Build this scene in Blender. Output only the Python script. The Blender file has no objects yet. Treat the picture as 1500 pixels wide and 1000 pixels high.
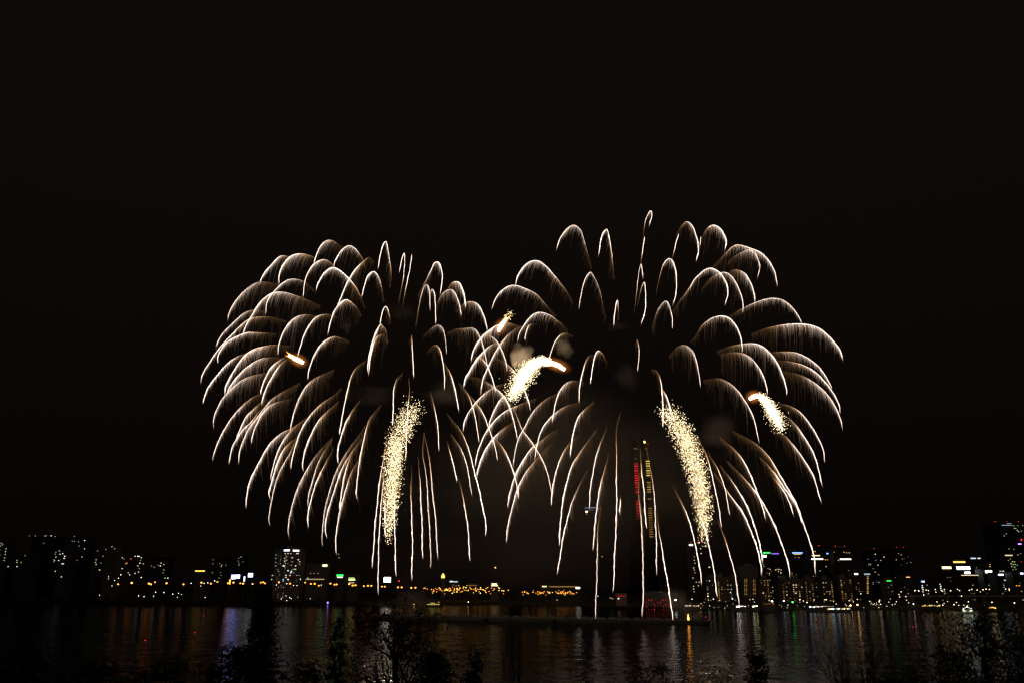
import bpy, math, random
from mathutils import Vector, Matrix

# ------------------------------------------------------------------ camera, world, exposure
S = bpy.context.scene
COL = S.collection
F = 1200.0                      # focal length in photo pixels (1500 wide)
TH = math.atan(360.0 / F)       # pitch: horizon at row 860
CAM = Vector((0.0, 0.0, 25.0))
cd = bpy.data.cameras.new('camera')
cd.sensor_width = 36.0
cd.lens = 36.0 * F / 1500.0
cd.clip_start = 0.5
cd.clip_end = 20000.0
cam = bpy.data.objects.new('camera', cd)
cam.location = CAM
cam.rotation_euler = (math.pi / 2 + TH, 0, 0)
COL.objects.link(cam)
S.camera = cam

W = bpy.data.worlds.new('World')
S.world = W
W.use_nodes = True
nt = W.node_tree
nt.nodes.clear()
wo = nt.nodes.new('ShaderNodeOutputWorld')
bg = nt.nodes.new('ShaderNodeBackground')
tc = nt.nodes.new('ShaderNodeTexCoord')
sep = nt.nodes.new('ShaderNodeSeparateXYZ')
rmp = nt.nodes.new('ShaderNodeValToRGB')
rmp.color_ramp.elements[0].position = 0.0
rmp.color_ramp.elements[0].color = (0.0017, 0.0011, 0.0009, 1)
rmp.color_ramp.elements[1].position = 0.45
rmp.color_ramp.elements[1].color = (0.0043, 0.0030, 0.0023, 1)
nt.links.new(tc.outputs['Generated'], sep.inputs[0])
nt.links.new(sep.outputs['Z'], rmp.inputs[0])
nt.links.new(rmp.outputs[0], bg.inputs['Color'])
bg.inputs['Strength'].default_value = 1.0
nt.links.new(bg.outputs[0], wo.inputs['Surface'])

S.view_settings.view_transform = 'Standard'
S.view_settings.look = 'None'
S.view_settings.exposure = 0.0
S.view_settings.gamma = 1.0
try:
    S.cycles.use_denoising = True
    S.cycles.max_bounces = 5
    S.cycles.filter_width = 1.3
    S.cycles.volume_bounces = 0
    S.cycles.transparent_max_bounces = 64
    S.cycles.caustics_reflective = False
    S.cycles.caustics_refractive = False
    S.cycles.sample_clamp_indirect = 1.0
    S.cycles.volume_step_rate = 4.0
    S.cycles.use_light_tree = True
except Exception:
    pass

# ------------------------------------------------------------------ mapping helpers
FWD = Vector((0, math.cos(TH), math.sin(TH)))
UP = Vector((0, -math.sin(TH), math.cos(TH)))
RT = Vector((1, 0, 0))


def ray(px, py):
    return FWD + RT * ((px - 750.0) / F) + UP * ((500.0 - py) / F)


def P(px, py, Y):
    r = ray(px, py)
    return CAM + r * (Y / r.y)


def G(px, py, z=0.0):
    r = ray(px, py)
    return CAM + r * ((z - CAM.z) / r.z)


def pxm(Y):
    return Y / (F * math.cos(TH))      # metres per photo pixel near the horizon


# ------------------------------------------------------------------ materials
MATS = {}


def pbr(name, col, rough=0.8, noise=0.0, scale=1.0, metal=0.0):
    if name in MATS:
        return MATS[name]
    m = bpy.data.materials.new(name)
    m.use_nodes = True
    n = m.node_tree
    b = n.nodes['Principled BSDF']
    b.inputs['Base Color'].default_value = (*col, 1)
    b.inputs['Roughness'].default_value = rough
    b.inputs['Metallic'].default_value = metal
    if noise:
        t = n.nodes.new('ShaderNodeTexCoord')
        z = n.nodes.new('ShaderNodeTexNoise')
        z.inputs['Scale'].default_value = scale
        z.inputs['Detail'].default_value = 6
        r = n.nodes.new('ShaderNodeValToRGB')
        r.color_ramp.elements[0].color = (*[c * (1 - noise) for c in col], 1)
        r.color_ramp.elements[1].color = (*[min(1, c * (1 + noise)) for c in col], 1)
        r.color_ramp.elements[0].position = 0.3
        r.color_ramp.elements[1].position = 0.7
        n.links.new(t.outputs['Object'], z.inputs['Vector'])
        n.links.new(z.outputs[0], r.inputs[0])
        n.links.new(r.outputs[0], b.inputs['Base Color'])
    MATS[name] = m
    return m


def emit(name, col, strength, sample=True):
    if name in MATS:
        return MATS[name]
    m = bpy.data.materials.new(name)
    m.use_nodes = True
    n = m.node_tree
    n.nodes.clear()
    o = n.nodes.new('ShaderNodeOutputMaterial')
    e = n.nodes.new('ShaderNodeEmission')
    e.inputs['Color'].default_value = (*col, 1)
    e.inputs['Strength'].default_value = strength
    n.links.new(e.outputs[0], o.inputs['Surface'])
    m.cycles.emission_sampling = 'FRONT' if sample else 'NONE'
    MATS[name] = m
    return m


def facade_mat(name, col, sx=3.4, sz=3.0):
    """concrete wall with rows of dark glass windows"""
    if name in MATS:
        return MATS[name]
    m = bpy.data.materials.new(name)
    m.use_nodes = True
    n = m.node_tree
    b = n.nodes['Principled BSDF']
    t = n.nodes.new('ShaderNodeTexCoord')
    mp = n.nodes.new('ShaderNodeMapping')
    mp.inputs['Rotation'].default_value = (math.pi / 2, 0, 0)
    br = n.nodes.new('ShaderNodeTexBrick')
    br.offset = 0.0
    br.inputs['Scale'].default_value = 1.0
    br.inputs['Brick Width'].default_value = sx
    br.inputs['Row Height'].default_value = sz
    br.inputs['Mortar Size'].default_value = 0.75
    br.inputs['Color1'].default_value = (0.03, 0.034, 0.04, 1)
    br.inputs['Color2'].default_value = (0.05, 0.052, 0.056, 1)
    br.inputs['Mortar'].default_value = (*col, 1)
    n.links.new(t.outputs['Object'], mp.inputs[0])
    n.links.new(mp.outputs[0], br.inputs['Vector'])
    n.links.new(br.outputs['Color'], b.inputs['Base Color'])
    b.inputs['Roughness'].default_value = 0.7
    MATS[name] = m
    return m


# ------------------------------------------------------------------ mesh helpers
class MB:
    def __init__(self):
        self.v, self.f, self.m = [], [], []

    def box(self, c, s, mi=0):
        x, y, z = c
        a, b, d = s[0] / 2, s[1] / 2, s[2] / 2
        i = len(self.v)
        self.v += [(x - a, y - b, z - d), (x + a, y - b, z - d), (x + a, y + b, z - d), (x - a, y + b, z - d),
                   (x - a, y - b, z + d), (x + a, y - b, z + d), (x + a, y + b, z + d), (x - a, y + b, z + d)]
        for q in ((0, 3, 2, 1), (4, 5, 6, 7), (0, 1, 5, 4), (1, 2, 6, 5), (2, 3, 7, 6), (3, 0, 4, 7)):
            self.f.append(tuple(i + k for k in q))
            self.m.append(mi)
        return self

    def tube(self, pts, rad, n=3, mats=None, mi=0, caps=True):
        N = len(pts)
        i0 = len(self.v)
        prev = None
        for k in range(N):
            a = pts[max(0, k - 1)]
            b = pts[min(N - 1, k + 1)]
            t = (b - a)
            t = t.normalized() if t.length > 1e-9 else Vector((0, 0, 1))
            if prev is None:
                ref = Vector((0, 1, 0)) if abs(t.y) < 0.9 else Vector((1, 0, 0))
                u = t.cross(ref).normalized()
            else:
                u = prev - t * prev.dot(t)
                u = u.normalized() if u.length > 1e-6 else t.orthogonal().normalized()
            prev = u
            w = t.cross(u)
            r = rad[k]
            for j in range(n):
                an = 2 * math.pi * j / n + 0.5
                p = pts[k] + u * (r * math.cos(an)) + w * (r * math.sin(an))
                self.v.append((p.x, p.y, p.z))
        for k in range(N - 1):
            mm = mats[k] if mats else mi
            for j in range(n):
                a = i0 + k * n + j
                b = i0 + k * n + (j + 1) % n
                self.f.append((a, b, b + n, a + n))
                self.m.append(mm)
        if caps:
            self.f.append(tuple(i0 + j for j in range(n))[::-1])
            self.m.append(mats[0] if mats else mi)
            self.f.append(tuple(i0 + (N - 1) * n + j for j in range(n)))
            self.m.append(mats[-1] if mats else mi)
        return self

    def octa(self, c, r, mi=0):
        i = len(self.v)
        x, y, z = c
        self.v += [(x + r, y, z), (x - r, y, z), (x, y + r, z), (x, y - r, z), (x, y, z + r), (x, y, z - r)]
        for q in ((0, 2, 4), (2, 1, 4), (1, 3, 4), (3, 0, 4), (2, 0, 5), (1, 2, 5), (3, 1, 5), (0, 3, 5)):
            self.f.append(tuple(i + k for k in q))
            self.m.append(mi)
        return self

    def lathe(self, c, prof, n=10, mi=0):
        i0 = len(self.v)
        for (r, z) in prof:
            for j in range(n):
                a = 2 * math.pi * j / n
                self.v.append((c[0] + r * math.cos(a), c[1] + r * math.sin(a), c[2] + z))
        for k in range(len(prof) - 1):
            for j in range(n):
                a = i0 + k * n + j
                b = i0 + k * n + (j + 1) % n
                self.f.append((a, b, b + n, a + n))
                self.m.append(mi)
        self.f.append(tuple(i0 + j for j in range(n))[::-1])
        self.m.append(mi)
        self.f.append(tuple(i0 + (len(prof) - 1) * n + j for j in range(n)))
        self.m.append(mi)
        return self

    def mesh(self, name, mats):
        me = bpy.data.meshes.new(name)
        me.from_pydata(self.v, [], self.f)
        for m in (mats if isinstance(mats, (list, tuple)) else [mats]):
            me.materials.append(m)
        me.polygons.foreach_set('material_index', self.m)
        me.update()
        return me

    def build(self, name, mats, parent=None, loc=None):
        o = bpy.data.objects.new(name, self.mesh(name, mats))
        COL.objects.link(o)
        if parent:
            o.parent = parent
        if loc is not None:
            o.location = loc
        return o


def tag(o, label=None, cat=None, group=None, kind=None):
    if label: o['label'] = label
    if cat: o['category'] = cat
    if group: o['group'] = group
    if kind: o['kind'] = kind
    return o


def empty(name, loc, label, cat, group=None, rz=0.0):
    o = bpy.data.objects.new(name, None)
    o.location = loc
    o.rotation_euler = (0, 0, rz)
    o.empty_display_size = 1
    COL.objects.link(o)
    return tag(o, label, cat, group)


def link(name, me, parent=None, loc=(0, 0, 0), rz=0.0):
    o = bpy.data.objects.new(name, me)
    COL.objects.link(o)
    if parent: o.parent = parent
    o.location = loc
    if rz: o.rotation_euler = (0, 0, rz)
    return o


# ------------------------------------------------------------------ setting: water, land
def make_water():
    m = bpy.data.materials.new('river_water')
    m.use_nodes = True
    n = m.node_tree
    n.nodes.clear()
    out = n.nodes.new('ShaderNodeOutputMaterial')
    gl = n.nodes.new('ShaderNodeBsdfGlossy')
    gl.inputs['Color'].default_value = (0.46, 0.45, 0.44, 1)
    gl.inputs['Roughness'].default_value = 0.085
    df = n.nodes.new('ShaderNodeBsdfDiffuse')
    df.inputs['Color'].default_value = (0.004, 0.005, 0.006, 1)
    fr = n.nodes.new('ShaderNodeFresnel')
    fr.inputs['IOR'].default_value = 1.33
    mx = n.nodes.new('ShaderNodeMixShader')
    n.links.new(fr.outputs[0], mx.inputs[0])
    n.links.new(df.outputs[0], mx.inputs[1])
    n.links.new(gl.outputs[0], mx.inputs[2])
    n.links.new(mx.outputs[0], out.inputs['Surface'])
    t = n.nodes.new('ShaderNodeTexCoord')
    hs = []
    for (sx, sy, amp, det) in ((0.30, 0.17, 1.0, 5), (0.05, 0.05, 1.5, 2)):
        mp = n.nodes.new('ShaderNodeMapping')
        mp.inputs['Scale'].default_value = (sx, sy, 1)
        z = n.nodes.new('ShaderNodeTexNoise')
        z.inputs['Scale'].default_value = 1.0
        z.inputs['Detail'].default_value = det
        n.links.new(t.outputs['Object'], mp.inputs[0])
        n.links.new(mp.outputs[0], z.inputs['Vector'])
        mu = n.nodes.new('ShaderNodeMath')
        mu.operation = 'MULTIPLY'
        mu.inputs[1].default_value = amp
        n.links.new(z.outputs[0], mu.inputs[0])
        hs.append(mu)
    ad = n.nodes.new('ShaderNodeMath')
    n.links.new(hs[0].outputs[0], ad.inputs[0])
    n.links.new(hs[1].outputs[0], ad.inputs[1])
    bu = n.nodes.new('ShaderNodeBump')
    bu.inputs['Strength'].default_value = 1.0
    bu.inputs['Distance'].default_value = 0.42
    n.links.new(ad.outputs[0], bu.inputs['Height'])
    n.links.new(bu.outputs[0], gl.inputs['Normal'])
    n.links.new(bu.outputs[0], fr.inputs['Normal'])
    mb = MB()
    mb.v = [(-4000, 60, 0), (4000, 60, 0), (4000, 5000, 0), (-4000, 5000, 0)]
    mb.f = [(0, 1, 2, 3)]
    mb.m = [0]
    tag(mb.build('water', m), kind='structure')


make_water()
SH = [(-700, 879.5), (0, 881), (480, 884), (760, 886), (1000, 890), (1250, 892), (1500, 894), (2300, 896)]
shore = [G(a, b) for a, b in SH]


def make_far_land():
    mb = MB()
    prof = [(-3, -2.0), (0, 0.6), (6, 2.2), (40, 4.0), (90, 5.0), (2500, 8.0), (9000, 10.0)]
    pts = []
    for i in range(len(shore) - 1):
        for k in range(8):
            pts.append(shore[i].lerp(shore[i + 1], k / 8))
    pts.append(shore[-1])
    rnd = random.Random(5)
    for p in pts:
        j = rnd.uniform(-4, 4)
        for (d, z) in prof:
            mb.v.append((p.x * (1 + d / 3500.0), p.y + d + (j if d < 60 else 0), z))
    n = len(prof)
    for i in range(len(pts) - 1):
        for k in range(n - 1):
            a = i * n + k
            mb.f.append((a, a + n, a + n + 1, a + 1))
            mb.m.append(0)
    tag(mb.build('far_bank', pbr('bank_soil', (0.06, 0.065, 0.045), 0.95, 0.4, 0.05)), kind='structure')


make_far_land()


def near_ground(y):
    prof = [(-60, 23.2), (6, 23.2), (18, 15.0), (40, 6.0), (100, 4.0), (160, 1.5), (185, -1.0)]
    for (a, za), (b, zb) in zip(prof, prof[1:]):
        if a <= y <= b:
            return za + (zb - za) * (y - a) / (b - a)
    return -1


def make_near_land():
    mb = MB()
    rnd = random.Random(2)
    ys = [-60, 0, 6, 12, 18, 28, 40, 60, 80, 100, 130, 160, 185]
    xs = list(range(-400, 401, 20))
    for y in ys:
        for x in xs:
            mb.v.append((x, y, near_ground(y) + (rnd.uniform(-.3, .3) if y > 6 else 0)))
    w = len(xs)
    for j in range(len(ys) - 1):
        for i in range(w - 1):
            a = j * w + i
            mb.f.append((a, a + 1, a + w + 1, a + w))
            mb.m.append(0)
    tag(mb.build('near_bank', pbr('grass_bank', (0.05, 0.06, 0.03), 0.95, 0.4, 0.3)), kind='structure')


make_near_land()

# ------------------------------------------------------------------ fireworks
LV = [4.2, 1.8, 0.95, 0.52, 0.30, 0.165, 0.092, 0.05, 0.027]
EM = [emit('ember_white_%d' % i, (1.0, 0.80, 0.68) if i < 3 else (1.0, 0.74, 0.58), s, i < 2) for i, s in enumerate(LV)] + \
     [emit('ember_gold_%d' % i, (1.0, 0.62, 0.36) if i < 3 else (1.0, 0.52, 0.20), s, i < 2) for i, s in enumerate(LV)]
NL = len(LV)


for m_ in EM:
    i_ = int(m_.name.rsplit('_', 1)[1])
    if i_ >= 2:      # sparse cooling embers: glowing but see-through
        n_ = m_.node_tree
        e_ = next(x for x in n_.nodes if x.type == 'EMISSION')
        o_ = next(x for x in n_.nodes if x.type == 'OUTPUT_MATERIAL')
        e_.inputs['Strength'].default_value *= 0.5
        t_ = n_.nodes.new('ShaderNodeBsdfTransparent')
        a_ = n_.nodes.new('ShaderNodeAddShader')
        n_.links.new(e_.outputs[0], a_.inputs[0])
        n_.links.new(t_.outputs[0], a_.inputs[1])
        n_.links.new(a_.outputs[0], o_.inputs['Surface'])


def level(b, gold):
    k = NL - 1
    for i, s in enumerate(LV):
        if b >= s * 0.75:
            k = i
            break
    return k + (NL if gold else 0)


def spline(pts, step=2.0):
    out = []
    n = len(pts)
    for i in range(n - 1):
        p0 = pts[i - 1] if i > 0 else (2 * pts[0][0] - pts[1][0], 2 * pts[0][1] - pts[1][1])
        p1, p2 = pts[i], pts[i + 1]
        p3 = pts[i + 2] if i + 2 < n else (2 * p2[0] - p1[0], 2 * p2[1] - p1[1])
        d = math.hypot(p2[0] - p1[0], p2[1] - p1[1])
        m = max(2, int(d / step))
        for k in range(m):
            t = k / m
            q = []
            for a in (0, 1):
                q.append(0.5 * (2 * p1[a] + (p2[a] - p0[a]) * t + (2 * p0[a] - 5 * p1[a] + 4 * p2[a] - p3[a]) * t * t +
                                (3 * p1[a] - p0[a] - 3 * p2[a] + p3[a]) * t ** 3))
            out.append(tuple(q))
    out.append(tuple(pts[-1]))
    return out


def prof_b(t):
    K = [(0, .08), (.10, .22), (.22, .48), (.34, .82), (.46, 1.0), (.92, 1.0), (.98, .5), (1, .15)]
    for (a, x), (b, y) in zip(K, K[1:]):
        if t <= b:
            return x + (y - x) * (t - a) / (b - a)
    return .1


def lean(y):
    K = [(300, -.22), (400, -.20), (480, -.08), (560, 0.0), (640, .10), (720, .26), (1000, .2)]
    for (a, x), (b, v) in zip(K, K[1:]):
        if y <= b:
            return x + (v - x) * (y - a) / (b - a)
    return .2


def trail(txt, cx, cy, Yc, R, rnd, parent, org, opts=None):
    opts = opts or {}
    c, br = rnd.uniform(.6, 1.2), rnd.choice((.62, .75, .85, .95, 1.0)) * rnd.uniform(.9, 1.08)
    pts = [tuple(float(a) for a in w.split(',')) for w in txt.split()]
    sp = spline(pts)
    n = len(sp)
    tip = sp[-1]
    rr = min(1.0, math.hypot(tip[0] - cx, (tip[1] - cy) * 0.8) / R)
    dz = math.sqrt(max(0.0, 1 - rr * rr)) * R * 0.52 * 0.8 * rnd.choice((-1, 1)) * rnd.uniform(.6, 1)
    L = [0]
    for i in range(1, n):
        L.append(L[-1] + math.hypot(sp[i][0] - sp[i - 1][0], sp[i][1] - sp[i - 1][1]))
    tot = L[-1]
    mb = MB()

    def Yat(t): return Yc + dz * (0.45 + 0.55 * t)

    def ramp(t, d=.16): return min(1.0, .02 + t / d)
    line, rad, mats = [], [], []
    wob = rnd.uniform(0, 6)
    gstart = rnd.uniform(.2, .42)
    for i, (x, y) in enumerate(sp):
        t = L[i] / tot
        x += (0.2 * math.sin(L[i] * 0.35 + wob) + .28 * math.sin(L[i] * .11 + 2 * wob)) * (1.0 if y < 690 else 1.7)
        line.append(P(x, y, Yat(t)) - org)
        b = prof_b(t) * br
        rad.append((0.09 + 0.21 * min(1, b)) * rnd.uniform(.85, 1.15) * (0.5 if t > .985 else 1) * (.35 + .65 * ramp(t)))
        mats.append(level(b * b * 2.6 * ramp(t) * rnd.uniform(.6, 1.25), t < gstart))
    mb.tube(line, rad, 4, mats)
    # falling embers shed along the path: dense short bright ones and sparser long dim ones
    gust = [rnd.uniform(.45, 1.5) for _ in range(200)]
    for kind in (0, 1):
        s = 0.0
        i = 0
        while s < tot * 0.985:
            while i < n - 2 and L[i + 1] < s:
                i += 1
            u = (s - L[i]) / max(1e-6, L[i + 1] - L[i])
            x0 = sp[i][0] + (sp[i + 1][0] - sp[i][0]) * u
            y0 = sp[i][1] + (sp[i + 1][1] - sp[i][1]) * u
            tx, ty = sp[i + 1][0] - sp[i][0], sp[i + 1][1] - sp[i][1]
            tl = math.hypot(tx, ty) or 1
            tx, ty = tx / tl, ty / tl
            t = s / tot
            hor = abs(tx)
            g = gust[int(s / 4) % 200]
            if kind == 0:
                ln = (7 + 7 * hor) * (.45 + .55 * hor) * rnd.uniform(.5, 1.4) * c
                b = prof_b(t) ** 1.2 * br * rnd.uniform(.35, 1.1)
                dec = 2.7
                st = rnd.uniform(.75, 1.35)
                gold = rnd.random() < 1.25 - 3.4 * t
                w0 = .22
            else:
                ln = (36 * (1 - t) ** .9 + 6) * (0.40 + 0.60 * hor) * (0.3 + rnd.random() ** 1.5 * 1.2) * g * c
                b = max(prof_b(t) * .27, .09) * br * rnd.uniform(.2, 1.1) * (.55 + .45 * g)
                dec = 2.4
                st = rnd.uniform(.9, 2.2)
                gold = rnd.random() < 1.3 - 1.7 * t
                w0 = .18
                if rnd.random() < .02:
                    ln *= 1.8
            b *= ramp(t, .3)
            ln = min(ln, 70) * (.4 + .6 * ramp(t, .2))
            le = lean(y0)
            a = min(4.5, ln * .3)
            y3 = Yat(t) + rnd.uniform(.5, 3.5)
            q, rr_, mm = [], [], []
            ns = 5 if kind else 4
            jx = rnd.uniform(-.3, .3)
            for k in range(ns + 1):
                v = k / ns
                w = 1 - math.exp(-4 * v)
                q.append(P(x0 + jx + tx * a * w + le * ln * v, y0 + ty * a * w + ln * v, y3) - org)
                rr_.append(w0 * (1 - .5 * v))
                mm.append(level(b * math.exp(-dec * v) * (1 if v < .8 else .6), gold or (v > .75 and kind == 1)))
            mb.tube(q, rr_, 3, mm, caps=False)
            s += st
    mb.build('spark_trail', EM, parent)


LEFT = """432,378 412,375 400,385 388,399 381,412
466,386 460,377 442,372 427,375 415,387 409,402 409,415
502,362 485,352 472,357 464,372 460,385
536,392 530,377 520,364 511,360 500,367 491,382 489,391
497,402 489,390 480,382 470,381 457,390 447,410 444,435
535,450 522,422 510,407 497,396 486,392 475,400 466,415 463,425
549,384 541,377 532,383 520,395 508,415 499,436 494,448
530,462 524,452 515,443 507,439 499,443 490,455 484,472 480,488
462,426 444,412 427,409 415,414 402,426 392,440 389,461
470,448 445,437 420,429 407,428 395,431 380,444 369,461 360,477 355,492
410,416 385,413 372,416 355,429 342,445 335,460 334,467
392,456 372,454 357,459 340,474 325,490 316,507
420,470 400,465 380,464 362,469 342,487 322,509 307,530 297,547 294,562
405,488 375,487 362,487 350,491 335,499 325,510 319,522 319,532
372,514 361,517 346,523 331,534 316,552 305,567 299,582 297,591
425,506 403,505 388,507 373,511 359,520 347,535 337,552 331,565 329,577
415,524 406,523 389,524 376,528 361,538 346,553 337,565 332,575
410,545 391,546 370,550 355,556 340,568 326,583 317,600 313,613 313,626
425,521 419,522 409,528 398,537 389,552 383,568 382,577
430,522 424,524 413,531 403,544 391,565 385,583 383,591
395,571 379,577 364,586 349,600 336,616 324,637 315,658 311,673
392,583 382,589 370,600 360,610 352,627 346,643
440,560 430,565 410,576 396,586 385,600 375,613 364,627 357,643 351,660 349,679
392,592 379,603 366,619 357,627 348,640 340,655 335,678
428,583 412,587 398,592 385,604 378,616 372,630 369,643 369,649
468,464 460,462 445,461 430,467 417,482 409,502 407,519
495,464 485,461 472,461 460,467 447,487 439,510 436,521
512,500 505,496 496,494 488,493 476,499 466,510 458,525 452,543 451,556
490,541 484,543 473,548 461,554 449,564 439,581 431,602 427,618 425,630
500,568 487,580 472,590 455,607 442,627 432,655 427,675 426,687
497,586 487,595 467,615 455,637 446,662 443,680 444,689
455,607 430,625 412,634 395,650 380,675 367,702 361,727 360,744
447,612 435,622 420,637 407,660 400,682 396,702
440,636 432,642 417,655 407,675 399,700 394,720 395,728
445,622 435,640 425,662 412,685 402,712 396,742 394,762 396,770
487,640 475,652 460,670 445,695 432,725 425,752 422,775 423,785
487,642 480,652 467,675 457,705 452,725 451,742
488,654 485,662 472,687 460,715 452,747 451,772
535,622 527,635 512,655 497,680 485,710 476,745 472,777 472,800
534,632 527,645 505,677 492,710 482,742 476,770 479,788
518,655 514,665 506,690 500,720 497,746
534,660 527,670 515,690 505,720 497,752 492,782 492,802 493,811
528,585 520,595 507,617 500,637 495,657 495,678
536,527 533,530 524,536 515,549 509,572 503,599 500,618 497,636
558,592 553,598 540,616 531,651 525,685 522,716 523,731
563,440 557,413 551,400 546,398 539,404 533,421 530,434
572,420 573,397 569,370 565,354 560,362 556,380 554,393
584,438 590,412 593,385 592,371 588,382 585,399
590,446 594,424 600,397 602,382 603,372
612,432 620,418 629,400 636,386 642,384 646,391 648,406 645,430
609,475 611,463 615,442 620,422 625,417 629,425 630,442 630,455
628,445 630,433 631,426 634,424 637,433 638,452 638,474
636,455 641,442 650,428 660,424 666,428 672,442 676,462
652,428 657,421 663,414 671,413 676,419 680,433 682,450
668,455 675,449 682,443 691,442 700,446 708,460 712,473 714,483
572,475 570,460 565,449 560,457 557,475
568,500 566,485 560,477 557,475 550,487 544,507 539,530 539,544
569,500 562,490 552,493 546,505 542,525 540,548
556,500 549,500 545,512 542,526 541,539
599,502 602,494 603,491 604,510 605,532 606,551
620,492 627,485 640,476 649,482 653,500 654,518
626,515 632,508 639,505 645,513 649,531 651,552 651,571
650,530 653,535 660,547 666,568 672,599
590,546 587,549 581,555 577,570 576,592 575,623
599,553 600,570 598,590 597,601 595,650 594,675
630,573 632,579 636,594 641,622 643,660
621,633 619,663 624,694 628,756 631,812 630,832
621,632 629,672 633,716 638,762 641,818
612,668 613,675 616,722 618,771 619,818
603,680 602,731 604,787 603,850
569,628 562,669 556,706 550,762 545,832
566,645 560,719 556,768 554,827 554,872
577,700 578,768 579,812 580,844
563,710 564,756 564,785
672,700 674,709 680,737 686,781 688,821
655,605 662,614 676,632 686,656 696,694 704,728 711,762 711,785
660,634 666,642 676,658 684,682 691,723
655,645 658,657 664,678 669,704
655,487 667,482 679,481 694,481 703,493 709,511 714,535
702,488 711,490 721,493 730,502 736,515 741,530 743,543
688,523 703,524 712,532 718,545 722,556 726,572
725,523 732,526 744,534 756,547 767,568 774,586 777,600
690,552 700,553 714,560 726,568 740,582 748,600 755,626 758,643
672,560 678,566 688,582 696,610 702,647
680,570 688,578 706,602 716,626 724,650 729,674
738,578 744,584 752,596 760,616 766,630 780,648 796,676 804,700 809,728
718,636 726,642 740,660 750,684 758,714 759,730"""

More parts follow.
